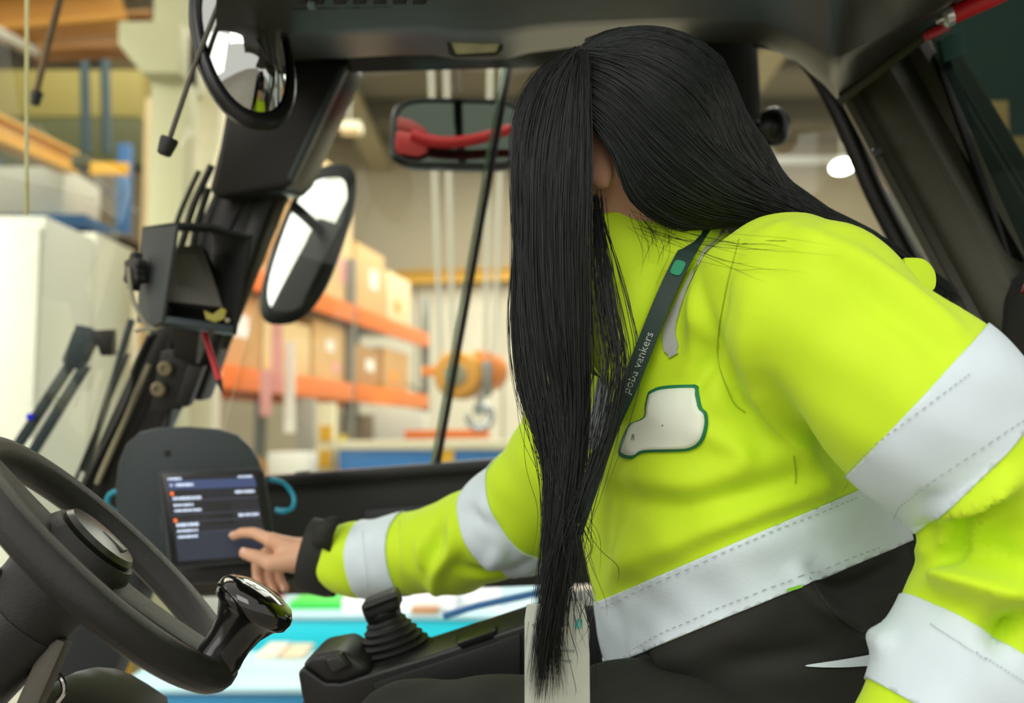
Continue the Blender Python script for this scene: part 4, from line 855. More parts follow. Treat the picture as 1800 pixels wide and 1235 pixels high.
def sline(path, r, name, m, parent, n=40, lift=.0008, B=None, sides=5):
    pts = []
    for p in cr(path, n):
        h, nn = hit(p[0], p[1], B)
        if h is not None: pts.append(h + nn * lift)
    return MB().tube(pts, r, sides).build(name, m, parent) if len(pts) > 2 else None
m_seam = mat('seam_olive', '#a3bd12', .8); m_thr = mat('thread_grey', '#8e979d', .7)
for path in ([(1300, 420), (1275, 520), (1262, 620), (1285, 700), (1310, 725)], [(1395, 800), (1398, 830), (1398, 850)]): sline(path, .0007, 'seam', m_seam, jk)
# shoulder piping: grey strip from collar over the chest
def sribbon(path, wid, name, m, parent, n=30, lift=.002, taper=None, th=.0014, B=None):
    C = [];
    for p in cr(path, n):
        h, nn = hit(p[0], p[1], B)
        if h is not None: C.append((h + nn * lift, nn))
    L_, R_ = [], []
    for i, (p, nn) in enumerate(C):
        t = (C[min(i + 1, len(C) - 1)][0] - C[max(i - 1, 0)][0]).normalized(); s = t.cross(nn).normalized(); w = wid * (taper(i / (len(C) - 1)) if taper else 1)
        L_.append(p - s * w); R_.append(p + s * w)
    rows = [[a, b] for a, b in zip(L_, R_)]; k = len(rows); nn0 = C[k // 2][1]
    v = [q for r in rows for q in r]; v += [q - C[i // 2][1] * th for i, q in enumerate(v)]; o = 2 * k; f = []
    for i in range(k - 1):
        a, b, c, d = 2 * i, 2 * i + 1, 2 * i + 3, 2 * i + 2; f += [(a, b, c, d), (a + o, d + o, c + o, b + o), (a, d, d + o, a + o), (b, b + o, c + o, c)]
    f += [(0, o, o + 1, 1), (2 * k - 2, 2 * k - 1, o + 2 * k - 1, o + 2 * k - 2)]
    return mk(name, v, f, m, parent, angle=60)
# badge on the chest
bo = [(1142, 690), (1165, 680), (1222, 676), (1229, 690), (1234, 715), (1243, 726), (1244, 750), (1236, 775), (1215, 790), (1180, 793), (1130, 796), (1112, 806), (1095, 803), (1090, 792), (1098, 766), (1110, 745), (1134, 733), (1137, 712)]
bo = [tuple(p) for p in cr(bo + [bo[0]], 72)][:-1]; bc = np.mean(bo, axis=0)
def spatch(out, name, m, parent, lift, th=.001, k=7):
    c = np.mean(out, axis=0); v = []; f = []; n = len(out); rings = []
    for j in range(k):
        s = 1 - j / (k - 1) * .98
        for p in out:
            q = c + (np.array(p) - c) * s; h, nn = hit(q[0], q[1]); v.append(h + nn * lift)
    for j in range(k - 1):
        for i in range(n): f.append((j * n + i, j * n + (i + 1) % n, (j + 1) * n + (i + 1) % n, (j + 1) * n + i))
    b = len(v)
    for p in out: h, nn = hit(p[0], p[1]); v.append(h + nn * (lift - th - .0015))
    for i in range(n): f.append((b + i, b + (i + 1) % n, (i + 1) % n, i))
    return mk(name, v, f, m, parent, angle=180)
bd = spatch(bo, 'badge', mat('badge_green', '#1d7a52', .6), jk, .0028)
spatch([tuple(bc + (np.array(p) - bc) * np.array([.925, .90])) for p in bo], 'badge_face', mat('badge_white', '#e9efdd', .6, var=.02, vscale=40), bd, .0036)
tv, tf = text_mesh('R', 1.0); h0, n0 = hit(1117, 768); tu = RIGHT - n0 * RIGHT.dot(n0); tu.normalize(); tw = n0.cross(tu); tw = tw if tw.dot(UP) > 0 else -tw
mk('badge_mark', [h0 + n0 * .0046 + (tu * (x - .3) + tw * (y - .3) + tu * y * .3) * .009 for x, y, z in tv], tf, mat('mark_grey', '#5c6a64', .6), bd, fix=False)
# stitch lines along the bands, drawn as thin dashes
def dashes(path, name, m, parent, n=70):
    mbb = MB(); pts = []
    for p in cr(path, n):
        h, nn = hit(p[0], p[1]); pts.append((h + nn * .0045) if h is not None else None)
    for i in range(0, n - 1, 2):
        if pts[i] is not None and pts[i + 1] is not None and (pts[i + 1] - pts[i]).length < .03: mbb.tube([pts[i], pts[i + 1]], .0004, 4)
    if mbb.v: tag(mbb.build(name, m, parent), kind='stuff')

# collar: standing band around the neck
NC = P(1130, 425, 1.155); nk = (cdir(-.22, .95, .08)).normalized(); n1_ = (SS - nk * SS.dot(nk)).normalized(); n2_ = nk.cross(n1_); n2_ = n2_ if n2_.dot(RIGHT) < 0 else -n2_
rings = []
for h, r, k in ((-.10, .080, 1.1), (-.06, .086, 1.12), (-.02, .087, 1.13), (.012, .084, 1.12), (.016, .080, 1.12), (.012, .076, 1.12), (-.03, .078, 1.12)):
    rings.append([NC + nk * (h + .012 * math.cos(a - .5)) + (n1_ * math.sin(a) + n2_ * math.cos(a) * k) * (r + .003 * math.sin(5 * a)) for a in [2 * math.pi * i / 48 for i in range(48)]])
MB().loft(rings, cap=False).build('collar', m_hv, jk, angle=180)
# front flap of the open collar between hair and lanyard
def objbvh(*names):
    V, F = [], []
    for o in names:
        b = len(V); V += [v.co + ORG[o.name] for v in o.data.vertices]; F += [tuple(i + b for i in p.vertices) for p in o.data.polygons]
    return BVHTree.FromPolygons(V, F)
def sdep(px, py, B, dflt):
    h, n = hit(px, py, B); return proj(h)[2] if h is not None else dflt
col_o = bpy.data.objects['collar']
LPX = [(1240, 392), (1220, 422), (1195, 465), (1165, 530), (1135, 605), (1105, 680), (1075, 745), (1045, 830), (1020, 905), (1000, 960)]
e2 = [P(x + 6, y, sdep(x + 6, y, JB, 1.05) - .006) for x, y in LPX[1:7]]
e0 = PL([(1060, 448, 1.10), (1050, 500, 1.085), (1040, 560, 1.07), (1036, 620, 1.06), (1052, 655, 1.05), (1068, 668, 1.045)])
e1_ = [(a + b) / 2 - FWD * .018 for a, b in zip(e0, e2)]
flap = strip([crv(e0, 14), crv(e1_, 14), crv(e2, 14)], .005, 'collar_flap', m_hv, jk, angle=180)
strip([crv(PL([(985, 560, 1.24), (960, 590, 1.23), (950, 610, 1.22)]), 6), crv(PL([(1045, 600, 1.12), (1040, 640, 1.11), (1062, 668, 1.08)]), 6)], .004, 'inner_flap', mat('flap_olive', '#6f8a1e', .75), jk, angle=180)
strip([crv(PL([(1050, 664, 1.06), (1040, 720, 1.06), (1030, 790, 1.06)]), 8), crv(PL([(1078, 664, 1.05), (1070, 720, 1.04), (1050, 790, 1.04)]), 8)], .004, 'inner_reflective_tab', m_ref, jk, angle=180)
JALL = objbvh(jk, bpy.data.objects['hem_panel'], col_o, flap)
sribbon([(1340, 376), (1290, 392), (1252, 428), (1222, 478), (1195, 535), (1178, 585), (1186, 626)], .0085, 'grey_piping', mat('piping_grey', '#aeb0ac', .5), jk, taper=lambda t: (.32 + .8 * max(0, (t - .4) / .6)) * (1 if t < .93 else .6), B=JALL, lift=.003)
# placket edge down the open front
sribbon([(1085, 690), (1052, 790), (1030, 880), (1012, 950), (1020, 1020), (1045, 1075)], .004, 'placket', mat('placket_yellow', '#c9e020', .75), jk, lift=.004)
# stitching
for path in ([(1062, 1066), (1300, 958), (1500, 876)], [(1118, 1138), (1300, 1052), (1540, 962)], [(1475, 860), (1530, 790), (1700, 660)], [(1576, 918), (1604, 866), (1800, 735)], [(1640, 1100), (1700, 1138), (1800, 1200)], [(640, 935), (650, 1030)], [(705, 918), (712, 1038)]): dashes(path, 'stitching', m_thr, jk)
# flaps on the far back edge
for pts, th in (([(1590, 452, 1.02), (1625, 455, 1.02), (1645, 480, 1.02), (1640, 510, 1.01), (1600, 495, 1.0)], .006), ([(1672, 530, .97), (1695, 545, .97), (1702, 570, .96), (1690, 570, .96)], .006)):
    slab([tuple(q) for q in cr(pts + [pts[0]], 26)][:-1], th, 'back_flap', m_hv, jk, bevel=.0015)
# pocket flap and tag on the black hem
sribbon([(1384, 1036), (1410, 1028)], .0016, 'pocket_tag', mat('tag_green', '#7ec832', .6), jk, n=4, lift=.0025)
sline([(1420, 1015), (1460, 1070), (1500, 1102), (1520, 1112)], .0016, 'pocket_seam', m_jbl, jk)

# right cuff: black band, strap, yellow tongue
CW = P(588, 985, 1.57); cu_ax = (P(536, 972, 1.575) - CW).normalized(); cu_n = (UP - cu_ax * UP.dot(cu_ax)).normalized(); cu_s = cu_ax.cross(cu_n)
rings = []
for t, r in ((-.25, .047), (0, .050), (.5, .051), (.95, .050), (1.0, .047), (.95, .044), (.3, .042)):
    c = CW + (P(536, 972, 1.575) - CW) * t
    rings.append([c + (cu_n * math.cos(a) * 1.14 + cu_s * math.sin(a) * .85) * r for a in [2 * math.pi * i / 36 for i in range(36)]])
cf = MB().loft(rings, cap=False).build('cuff', m_jbl, jk, angle=180)
strip([crv(PL([(548, 955, 1.525), (556, 925, 1.52), (580, 906, 1.53)]), 6), crv(PL([(580, 970, 1.515), (590, 930, 1.515), (606, 908, 1.53)]), 6)], .005, 'cuff_strap', m_jbl, cf, angle=180)
strip([crv(PL([(634, 1006, 1.50), (605, 1008, 1.505), (590, 1016, 1.51)]), 6), crv(PL([(634, 1034, 1.51), (612, 1036, 1.515), (592, 1028, 1.515)]), 6)], .008, 'cuff_tab', m_hv, cf, angle=180)
# left sleeve end
MB().lathe(AL[6] - ax2 * .03, ax2, [(.058, 0), (.062, .01), (.06, .05), (.05, .055)], 28).build('cuff', m_hv, jk)

# trousers
TH = [P(1480, 1330, 1.10), P(1100, 1340, 1.07), P(700, 1330, 1.12)]; TH2 = [P(1450, 1330, 1.34), P(1100, 1300, 1.36), P(620, 1275, 1.42)]
def d_trous(X):
    a = d_chain(X, TH + [P(640, 1700, 1.15)], [.115, .10, .075, .06]); b = d_chain(X, TH2 + [P(560, 1680, 1.45)], [.115, .10, .075, .06])
    c = d_ell(X, P(1440, 1300, 1.22), (RIGHT, UP, FWD), (.17, .12, .2)); return smin(smin(a, b, .03), c, .04)
lo = npv((-.30, .85, .70)); hi = npv((.62, 1.7, 1.45)); TV, TQ = surface(d_trous, lo, hi, .011); TV = relax(TV, TQ, 3)
TN = vnorm(TV, TQ); TV = TV + TN * (wrink(TV) * 2.2)[:, None]
me = npmesh('trousers', TV, TQ); tr = finish('trousers', me, mat('trouser_black', '#15170f', .8, bump=.2, bscale=900), pe, True, 180)
TRB = bvh(TV, TQ)
LOWB = objbvh(bpy.data.objects['hem_panel'], tr)
sribbon([(1415, 1170), (1480, 1164), (1562, 1154)], .0065, 'reflective_strip', m_ref, tr, n=16, lift=.003, taper=lambda t: .08 + 1.0 * t, B=LOWB)
# body: head, neck, trunk, arms, right hand in one skin
HC = P(1095, 285, 1.135); hf = cdir(-.70, -.36, .60).normalized(); hu = cdir(-.28, .93, .10); hu = (hu - hf * hu.dot(hf)).normalized(); hs = hf.cross(hu); hs = hs if hs.dot(FWD) < 0 else -hs
def hp(f, u, s): return HC + hf * f + hu * u + hs * s
hand = {'w': P(548, 978, 1.565)}
FIN = [([P(478, 950, 1.572), P(446, 936, 1.595), P(424, 936, 1.612), P(411, 942, 1.622)], [.0105, .0088, .008, .0066]),
       ([P(484, 958, 1.590), P(452, 985, 1.615), P(452, 1012, 1.612), P(458, 1030, 1.602)], [.0105, .0088, .008, .007]),
       ([P(492, 962, 1.605), P(470, 1000, 1.625), P(474, 1022, 1.615), P(482, 1040, 1.602)], [.010, .0084, .0078, .007]),
       ([P(502, 968, 1.617), P(490, 1006, 1.628), P(494, 1022, 1.618), P(502, 1034, 1.606)], [.009, .0076, .007, .0062]),
       ([P(522, 984, 1.552), P(478, 990, 1.548), P(450, 978, 1.556), P(430, 972, 1.566)], [.016, .0118, .0105, .0085])]
def d_hand(X):
    w = hand['w']; d = d_cone(X, w, P(600, 986, 1.57), .026, .03)
    for k in range(4): d = smin(d, d_cone(X, w, FIN[k][0][0], .021, .0125), .012)
    d = smin(d, d_cone(X, P(515, 985, 1.57), P(492, 975, 1.60), .017, .013), .012)
    d = smin(d, d_cone(X, w, FIN[4][0][1], .02, .0125), .012)
    for k, (p, r) in enumerate(FIN): d = smin(d, d_chain(X, p, r), .004)
    return d
def d_head(X):
    d = d_ell(X, hp(-.008, .02, 0), (hf, hu, hs), (.095, .100, .076))
    d = smin(d, d_ell(X, hp(.035, -.045, 0), (hf, hu, hs), (.058, .075, .058)), .03)
    d = smin(d, d_cone(X, hp(.085, -.09, 0), hp(.07, -.10, 0), .016, .022), .02)
    d = smin(d, d_cone(X, hp(.093, .005, 0), hp(.110, -.035, 0), .008, .012), .012)
    for s in (-1, 1):
        d = np.maximum(d, -d_ell(X, hp(.095, .006, s * .032), (hf, hu, hs), (.014, .011, .017)))
        d = smin(d, d_ell(X, hp(.078, .006, s * .030), (hf, hu, hs), (.013, .012, .014)), .003)
        d = smin(d, d_ell(X, hp(.070, -.03, s * .042), (hf, hu, hs), (.02, .018, .016)), .015)
        d = smin(d, d_ell(X, hp(-.012, -.010, s * .078), (hf, hu, hs), (.017, .031, .008)), .008)
        d = np.maximum(d, -d_ell(X, hp(-.006, -.006, s * .087), (hf, hu, hs), (.008, .017, .005)))
    for uu, rr in ((-.058, .008), (-.070, .009)): d = smin(d, d_cone(X, hp(.094, uu, -.02), hp(.094, uu, .02), rr * .7, rr * .7), .008)
    return d
def d_body(X):
    d = d_head(X); d = smin(d, d_cone(X, hp(-.02, -.04, 0), NC - nk * .09, .056, .062), .025)
    d = smin(d, d_torso(X, -.055), .03); d = smin(d, d_al(X, -.058), .02)
    d = smin(d, d_chain(X, AR[:6], [r - .026 for r in ARr[:6]]), .02); d = smin(d, d_cone(X, AR[5], P(590, 986, 1.57), .027, .029), .01)
    d = smin(d, d_hand(X), .006)
    d = smin(d, d_chain(X, TH, [.07, .06, .04]), .03); return smin(d, d_chain(X, TH2, [.07, .06, .04]), .03)
lo = np.array((-.32, .78, .80)); hi = np.array((.62, 1.72, 1.95))
# refine: the head and hand regions are re-extracted finer, then joined into the one body mesh
def region(sdf, lo, hi, h): return surface(sdf, np.array(lo), np.array(hi), h)
def hand_only(X): return np.maximum(d_hand(X), (X - npv(P(590, 986, 1.57))) @ npv(-cu_ax))
hv = [npv(p) for f in FIN for p in f[0]] + [npv(P(600, 986, 1.57))]
FV, FQ = region(hand_only, np.min(hv, axis=0) - .03, np.max(hv, axis=0) + .03, .0021); FV = relax(FV, FQ, 2, .4)
def head_only(X): return smin(d_head(X), d_cone(X, hp(-.02, -.04, 0), NC - nk * .06, .056, .06), .025)
AV, AQ = region(head_only, npv(HC) - .2, npv(HC) + .2, .0036); AV = relax(AV, AQ, 1, .4)
def d_rest(X):
    d = smin(d_torso(X, -.055), d_al(X, -.058), .008); d = smin(d, d_cone(X, NC - nk * .03, NC - nk * .09, .058, .062), .02)
    d = smin(d, d_chain(X, AR[:6], [r - .026 for r in ARr[:6]]), .02); d = smin(d, d_cone(X, AR[5], P(590, 986, 1.57), .027, .029), .01)
    d = smin(d, d_chain(X, TH, [.07, .06, .04]), .03); return smin(d, d_chain(X, TH2, [.07, .06, .04]), .03)
BV, BQ = surface(d_rest, lo, hi, .010)
V_ = np.concatenate([BV, AV, FV]); Q_ = np.concatenate([BQ, AQ + len(BV), FQ + len(BV) + len(AV)])
body = finish('body', npmesh('body', V_, Q_), m_skin, pe, True, 180)
for s in (-1, 1):
    ey = MB().lathe(hp(.0885, .006, s * .031), hf, [(.001, -.004), (.006, -.002), (.0085, .0005), (.005, .0028), (.001, .003)], 16).build('eye', mat('eye_white', '#e8e4dc', .2), body)
    MB().lathe(hp(.0885, .006, s * .031), hf, [(.0042, .0030), (.003, .0036), (.001, .0038)], 14).build('iris', mat('eye_dark', '#1d120c', .15), ey)
MB().tube(crv([hp(.099, -.064, -.022), hp(.104, -.063, 0), hp(.099, -.064, .022)], 10), [.0015, .003, .004, .0045, .005, .005, .0045, .004, .003, .0015], 8).build('lips', mat('lips', '#a85c55', .4), body)
# finger nails
for k, (p, r) in enumerate(FIN):
    a = (p[-1] - p[-2]).normalized(); o = (-FWD * .6 + UP * .6 + RIGHT * .1) if k in (0, 4) else (-FWD * .9 + cdir(-.4, 0, 0)); o = (o - a * o.dot(a)).normalized(); s = a.cross(o)
    MB().box(p[-1] - a * .001 + o * r[-1] * .93, (a, s, o), (.0052, .004, .0008)).build('nail', mat('nail', '#e0b8a4', .3), body, bevel=.0008)

# ---- hair
def d_hairshell(X):
    d = d_ell(X, hp(-.014, .022, 0), (hf, hu, hs), (.108, .108, .088))
    d = smin(d, d_cone(X, P(1160, 220, 1.14), P(1245, 305, 1.15), .090, .060), .04)
    d = smin(d, d_cone(X, P(1245, 305, 1.15), P(1385, 376, 1.17), .060, .022), .03)
    return smin(d, d_chain(X, [P(1385, 376, 1.17), P(1520, 430, 1.16), P(1660, 515, 1.10)], [.022, .014, .008]), .02)
earc = hp(-.002, -.02, .085)
def d_hair(X):
    d = d_hairshell(X) + .006
    face = d_ell(X, hp(.075, -.06, 0), (hf, hu, hs), (.07, .085, .085))       # keep the face and the ear free
    d = np.maximum(d, -face); d = np.maximum(d, -d_ell(X, P(1062, 320, 1.03), (RIGHT, UP, FWD), (.030, .075, .09)))
    return np.maximum(d, -d_cone(X, P(1075, 400, 1.05), P(1110, 470, 1.1), .028, .05))
hr = thing('hair', P(1100, 500, 1.1)); hr.parent = pe; hr.location = ORG['hair'] - ORG['person']
lo = np.min([npv(HC) - .17, npv(P(1660, 515, 1.1)) - .05], axis=0); hi = np.max([npv(HC) + .19, npv(P(1660, 515, 1.1)) + .05, npv(P(1385, 372, 1.17)) + .06], axis=0)
HV, HQ = surface(d_hair, lo, hi, .0055); HV = relax(HV, HQ, 2)
finish('hair_mass', npmesh('hair_mass', HV, HQ), m_hair, hr, True, 180)
def grad(f, X, e=.002):
    return np.stack([f(X + np.eye(3, dtype=np.float32)[i] * e) - f(X - np.eye(3, dtype=np.float32)[i] * e) for i in range(3)], -1) / (2 * e)
m_hair2 = mat('hair_back', '#1b201e', .45, spec=.45)
def strands(guides, n, rad, name, seed, nseg=26, jit=.004, end=(.8, 1.0), lift=(0, .006), push=None, wave=.0, spread=1.0, pick=None, m=None):
    rng = np.random.RandomState(seed); G_ = np.array([[tuple(p) for p in crv(PL(g), nseg)] for g in guides]); k = len(guides); out = []
    for i in range(n):
        w = rng.rand() * (k - 1) if pick is None else pick(rng) * (k - 1); a = min(int(w), k - 2); u = w - a; S = G_[a] * (1 - u) + G_[a + 1] * u
        t = np.linspace(0, 1, nseg)[:, None]; S = S + rng.randn(1, 3) * jit * (.3 + t * spread) + rng.randn(1, 3) * jit * .8 * np.sin(t * math.pi * rng.uniform(.7, 2.2) + rng.uniform(0, 3))
        if wave: S = S + rng.randn(1, 3) * wave * t * np.sin(t * 9 * rng.uniform(.5, 1.2) + rng.uniform(0, 6))
        e = rng.uniform(*end); ii = np.linspace(0, (nseg - 1) * e, nseg); S = np.stack([np.interp(ii, np.arange(nseg), S[:, c]) for c in range(3)], 1); out.append(S)
    A = np.array(out, dtype=np.float32); L_ = np.random.RandomState(seed + 1).uniform(lift[0], lift[1], (n, 1))
    for f in (push or []):
        for _ in range(3):
            d = f(A); g = grad(f, A); g /= np.maximum(np.linalg.norm(g, axis=-1, keepdims=True), 1e-6); A = A + g * np.clip(L_ - d, 0, .03)[..., None]
    # three sided tubes
    T_ = np.gradient(A, axis=1); T_ /= np.maximum(np.linalg.norm(T_, axis=-1, keepdims=True), 1e-9); ref = npv(-FWD); s = np.cross(T_, ref); s /= np.maximum(np.linalg.norm(s, axis=-1, keepdims=True), 1e-9); b = np.cross(s, T_)
    tt = np.linspace(0, 1, nseg)[None, :, None]; r = rad * np.random.RandomState(seed + 2).uniform(.6, 1.25, (n, 1, 1)) * np.clip((1.02 - tt) * 5, .12, 1)
    R_ = np.stack([A + (s * math.cos(a) + b * math.sin(a)) * r for a in (0.5, 2.6, 4.7)], 2)   # n,nseg,3,3
    V = R_.reshape(-1, 3); base = (np.arange(n)[:, None] * nseg + np.arange(nseg - 1)[None]).reshape(-1) * 3; Qs = []
    for j in range(3):
        j2 = (j + 1) % 3; Qs.append(np.stack([base + j, base + j2, base + 3 + j2, base + 3 + j], 1))
    return tag(finish(name, npmesh(name, V, np.concatenate(Qs)), m or m_hair, hr, True, 180), kind='stuff')
tail = [(1560, 446, 1.15), (1690, 532, 1.08)]
BG = [[(1035, 80, 1.12), (1115, 54, 1.15), (1215, 98, 1.16), (1280, 205, 1.165), (1345, 305, 1.17), (1415, 372, 1.17)] + tail,
      [(1025, 88, 1.08), (1110, 85, 1.08), (1200, 140, 1.08), (1280, 245, 1.09), (1355, 330, 1.12), (1430, 380, 1.15)] + tail,
      [(1022, 100, 1.06), (1100, 125, 1.04), (1190, 200, 1.04), (1280, 292, 1.06), (1368, 352, 1.10), (1440, 388, 1.15)] + tail,
      [(1022, 135, 1.04), (1088, 170, 1.02), (1178, 260, 1.02), (1278, 338, 1.05), (1368, 370, 1.10), (1445, 394, 1.15)] + tail,
      [(1028, 185, 1.03), (1078, 230, 1.02), (1150, 320, 1.02), (1240, 368, 1.05), (1340, 384, 1.10), (1440, 398, 1.16)] + tail,
      [(1044, 215, 1.03), (1082, 275, 1.02), (1115, 355, 1.03), (1190, 398, 1.06), (1300, 392, 1.11), (1430, 400, 1.16)] + tail]
strands(BG, 4200, .00048, 'back_hair_strands', 11, nseg=26, jit=.0028, end=(.72, 1), lift=(-.001, .005), push=[d_hairshell], spread=.8, m=m_hair2)
CC = [((1000, 112, 1.09), 28), ((978, 170, 1.10), 46), ((970, 260, 1.105), 54), ((970, 380, 1.10), 54), ((980, 480, 1.085), 42), ((992, 570, 1.065), 28), ((1000, 670, 1.02), 18), ((1004, 750, 1.0), 10), ((1000, 800, .99), 8), ((996, 850, .985), 2)]
cc = cr([tuple(P(*c)) for c, w in CC], 40); cw = np.interp(np.linspace(0, len(CC) - 1, 40), range(len(CC)), [w for c, w in CC])
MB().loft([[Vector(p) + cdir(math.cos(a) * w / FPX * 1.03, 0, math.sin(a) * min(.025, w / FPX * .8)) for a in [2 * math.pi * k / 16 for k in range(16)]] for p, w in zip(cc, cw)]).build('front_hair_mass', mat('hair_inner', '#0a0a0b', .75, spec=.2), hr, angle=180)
CG = [[(1010, 90, 1.09), (945, 130, 1.13), (908, 210, 1.13), (904, 320, 1.12), (908, 440, 1.10), (902, 560, 1.09), (915, 680, 1.07), (955, 780, 1.05), (968, 880, 1.03), (958, 1000, 1.0), (950, 1080, .99)],
      [(1014, 90, 1.07), (962, 140, 1.08), (932, 245, 1.08), (930, 380, 1.07), (932, 520, 1.06), (948, 660, 1.04), (980, 790, 1.02), (978, 910, 1.0), (962, 1030, .99), (945, 1130, .98), (932, 1230, .98)],
      [(1020, 92, 1.05), (990, 150, 1.045), (965, 270, 1.03), (963, 420, 1.02), (972, 570, 1.01), (994, 700, 1.0), (1003, 820, .985), (988, 940, .975), (968, 1060, .97), (952, 1150, .97), (942, 1240, .97)],
      [(1024, 94, 1.04), (1012, 155, 1.025), (1003, 290, 1.01), (1000, 430, 1.0), (1006, 580, .99), (1015, 710, .985), (1010, 830, .975), (992, 950, .97), (975, 1070, .97), (965, 1150, .97), (957, 1235, .97)],
      [(1028, 96, 1.035), (1032, 170, 1.02), (1034, 300, 1.005), (1030, 440, .995), (1030, 600, .985), (1026, 720, .98), (1014, 850, .97), (1003, 960, .97), (986, 1070, .97), (985, 1150, .97), (998, 1215, .97)]]
def two_locks(r): return r.uniform(0, .24) if r.rand() < .24 else r.uniform(.40, 1)
strands(CG, 2300, .00045, 'front_hair_strands', 21, pick=two_locks, nseg=30, jit=.0028, end=(.45, 1), lift=(.0, .004), push=[d_hairshell], wave=.004, spread=1.0)
CM = [CG[1], CG[2], CG[3]]
strands(CM, 160, .0005, 'inner_front_strands', 23, nseg=28, jit=.0022, end=(.8, 1.0), lift=(.0, .003), push=[d_hairshell], spread=1.3, wave=.003)
WG = [[(1050, 350, 1.05), (1058, 440, 1.02), (1072, 540, .99), (1088, 640, .975), (1066, 760, .96), (1035, 870, .96), (1005, 960, .96), (985, 1060, .96)],
      [(1042, 340, 1.05), (1044, 450, 1.01), (1052, 560, .99), (1066, 650, .975), (1052, 770, .965), (1020, 880, .96), (995, 980, .96), (975, 1090, .96)],
      [(1056, 390, 1.04), (1080, 470, 1.01), (1102, 560, .985), (1112, 640, .97), (1084, 740, .96), (1045, 850, .955), (1010, 960, .955), (990, 1040, .955)]]
strands(WG, 110, .0004, 'side_hair_strands', 31, nseg=26, jit=.005, end=(.4, 1), lift=(.001, .006), push=[d_torso], wave=.006)
FG = [[(1110, 390, 1.04), (1180, 425, 1.0), (1250, 450, .97), (1330, 470, .93), (1420, 470, .89)], [(1150, 395, 1.05), (1230, 405, 1.0), (1320, 420, .95), (1400, 430, .9), (1500, 460, .87)]]
strands(FG, 16, .0002, 'loose_hair_strands', 41, nseg=20, jit=.008, end=(.4, 1), lift=(.0005, .002), push=[d_jacket])
NG = [[(1100, 370, 1.03), (1120, 400, 1.0), (1130, 430, .98), (1125, 480, .97)], [(1180, 400, 1.03), (1180, 420, 1.0), (1175, 440, .98), (1160, 480, .96)]]
strands(NG, 26, .0002, 'nape_hair_strands', 43, nseg=16, jit=.004, end=(.4, 1), lift=(.001, .004), push=[d_jacket])
LG = [[(940, 500, 1.08), (905, 600, 1.07), (915, 700, 1.05), (960, 800, 1.03), (950, 900, 1.0), (945, 1000, .98)], [(1000, 800, 1.0), (1010, 900, .97), (1030, 980, .96), (1060, 1020, .96), (1050, 1060, .96)], [(1000, 900, .98), (1000, 1000, .97), (1010, 1100, .965), (1010, 1180, .965), (1005, 1235, .965)]]
strands(LG, 60, .00035, 'flyaway_hair_strands', 51, nseg=22, jit=.008, end=(.5, 1), lift=(.001, .004), push=[d_torso], wave=.008)

# ---- lanyard with card
ly_ = thing('lanyard', P(980, 1235, .98), 'dark green lanyard with white lettering and a pale card hanging from the neck', 'lanyard')
LP = LPX
m_lan = mat('lanyard_green', '#16352c', .6, bump=.15, bscale=600)
dep = np.array([min([sdep(p[0] + dx, p[1], JALL, 9) for dx in (-10, 0, 10)]) for p in cr(LP, 48)]); dep = np.minimum(dep, 1.10)
dep = np.array([dep[max(0, i - 2):i + 3].min() for i in range(48)]) - .008; dep = np.convolve(np.pad(dep, 3, mode='edge'), np.ones(7) / 7, 'valid'); dep = np.convolve(np.pad(dep, 3, mode='edge'), np.ones(7) / 7, 'valid')
C = [P(p[0], p[1], d) for p, d in zip(cr(LP, 48), dep)]
for _ in range(3): C = [C[0]] + [(C[i - 1] + C[i] * 2 + C[i + 1]) / 4 for i in range(1, 47)] + [C[-1]]
def lframe(i):
    t = (C[min(i + 1, 47)] - C[max(i - 1, 0)]).normalized(); n = (-FWD + cdir(-.45, 0, 0)); n = (n - t * n.dot(t)).normalized(); return C[i], t, t.cross(n).normalized(), n
rings = []
for i in range(48):
    c, t, s, n = lframe(i); w = .0092
    rings.append([c - s * w + n * .001, c + s * w + n * .001, c + s * w - n * .0006, c - s * w - n * .0006])
MB().loft(rings).build('strap', m_lan, ly_, angle=60)
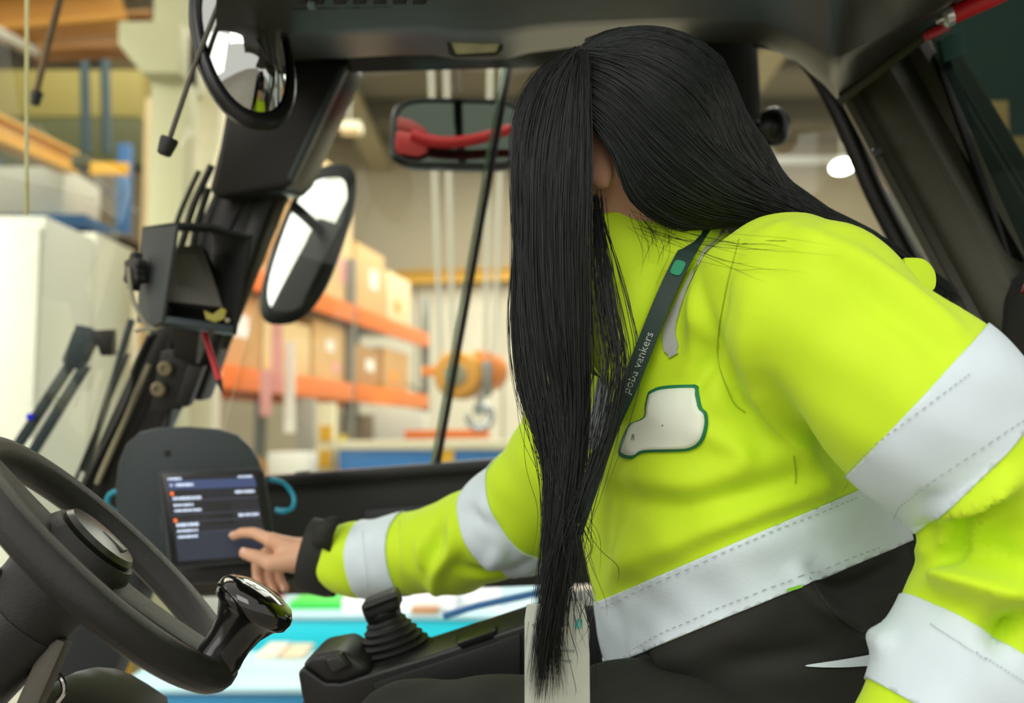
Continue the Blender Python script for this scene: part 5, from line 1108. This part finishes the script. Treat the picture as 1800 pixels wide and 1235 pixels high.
def strap_text(txt, i0, size, m, name, flip=1):
    tv, tf = text_mesh(txt, 1.0); cum = [0]
    for i in range(1, 48): cum.append(cum[-1] + (C[i] - C[i - 1]).length)
    out = []
    for x, y, z in tv:
        sx = cum[i0] - x * size; j = float(np.interp(sx, cum, range(48))); k = min(int(j), 46); c0, t, s, n = lframe(k); c = C[k] * (1 - (j - k)) + C[k + 1] * (j - k)
        ss = s if s.dot(cdir(-.6, .5, 0)) > 0 else -s
        out.append(c + ss * ((y - .33) * size) + n * .0018)
    tag(mk(name, out, tf, m, ly_, fix=False), kind='stuff')
m_lt = mat('lanyard_print', '#b9c2b8', .6)
strap_text('poba vankers', 27, .0125, m_lt, 'lettering'); strap_text('Baka', 45, .0125, m_lt, 'lettering')
c0, t, s, n = lframe(11); MB().prism(plane_pts(c0 + n * .0013, s, t, rrect(.006, .009, .004)), n * .0006).build('green_logo', mat('logo_green', '#1f9468', .6), ly_)
c0, t, s, n = lframe(34); MB().prism(plane_pts(c0 + n * .0013, s, t, rrect(.003, .006, .002)), n * .0006).build('green_logo', mat('logo_green', '#1f9468', .6), ly_)
MB().tube([C[-1], P(988, 1010, .985), P(982, 1060, .985)], .0022, 8).build('clip_cord', m_blk2, ly_)
K1 = [(926, 1062), (1024, 1056), (1036, 1100), (1038, 1300), (922, 1300), (922, 1090)]
cdh = slab([(x, y, .985) for x, y in K1], .003, 'card_holder', mat('card_pale', '#b4b9ac', .4, var=.08, vscale=30), ly_, bevel=.001)
for (x0, y0, x1, y1) in ((935, 1096, 1000, 1100), (945, 1142, 1010, 1145), (975, 1160, 1005, 1163), (940, 1190, 965, 1193)): slab([(x0, y0, .9838), (x1, y0, .9838), (x1, y1, .9838), (x0, y1, .9838)], .0006, 'print_line', mat('print_grey', '#8b958f', .6), cdh, bevel=0)
slab([(1012, 1088, .9838), (1024, 1088, .9838), (1022, 1104, .9838), (1010, 1104, .9838)], .0006, 'teal_mark', mat('mark_teal', '#5fb0a6', .6), cdh, bevel=0)
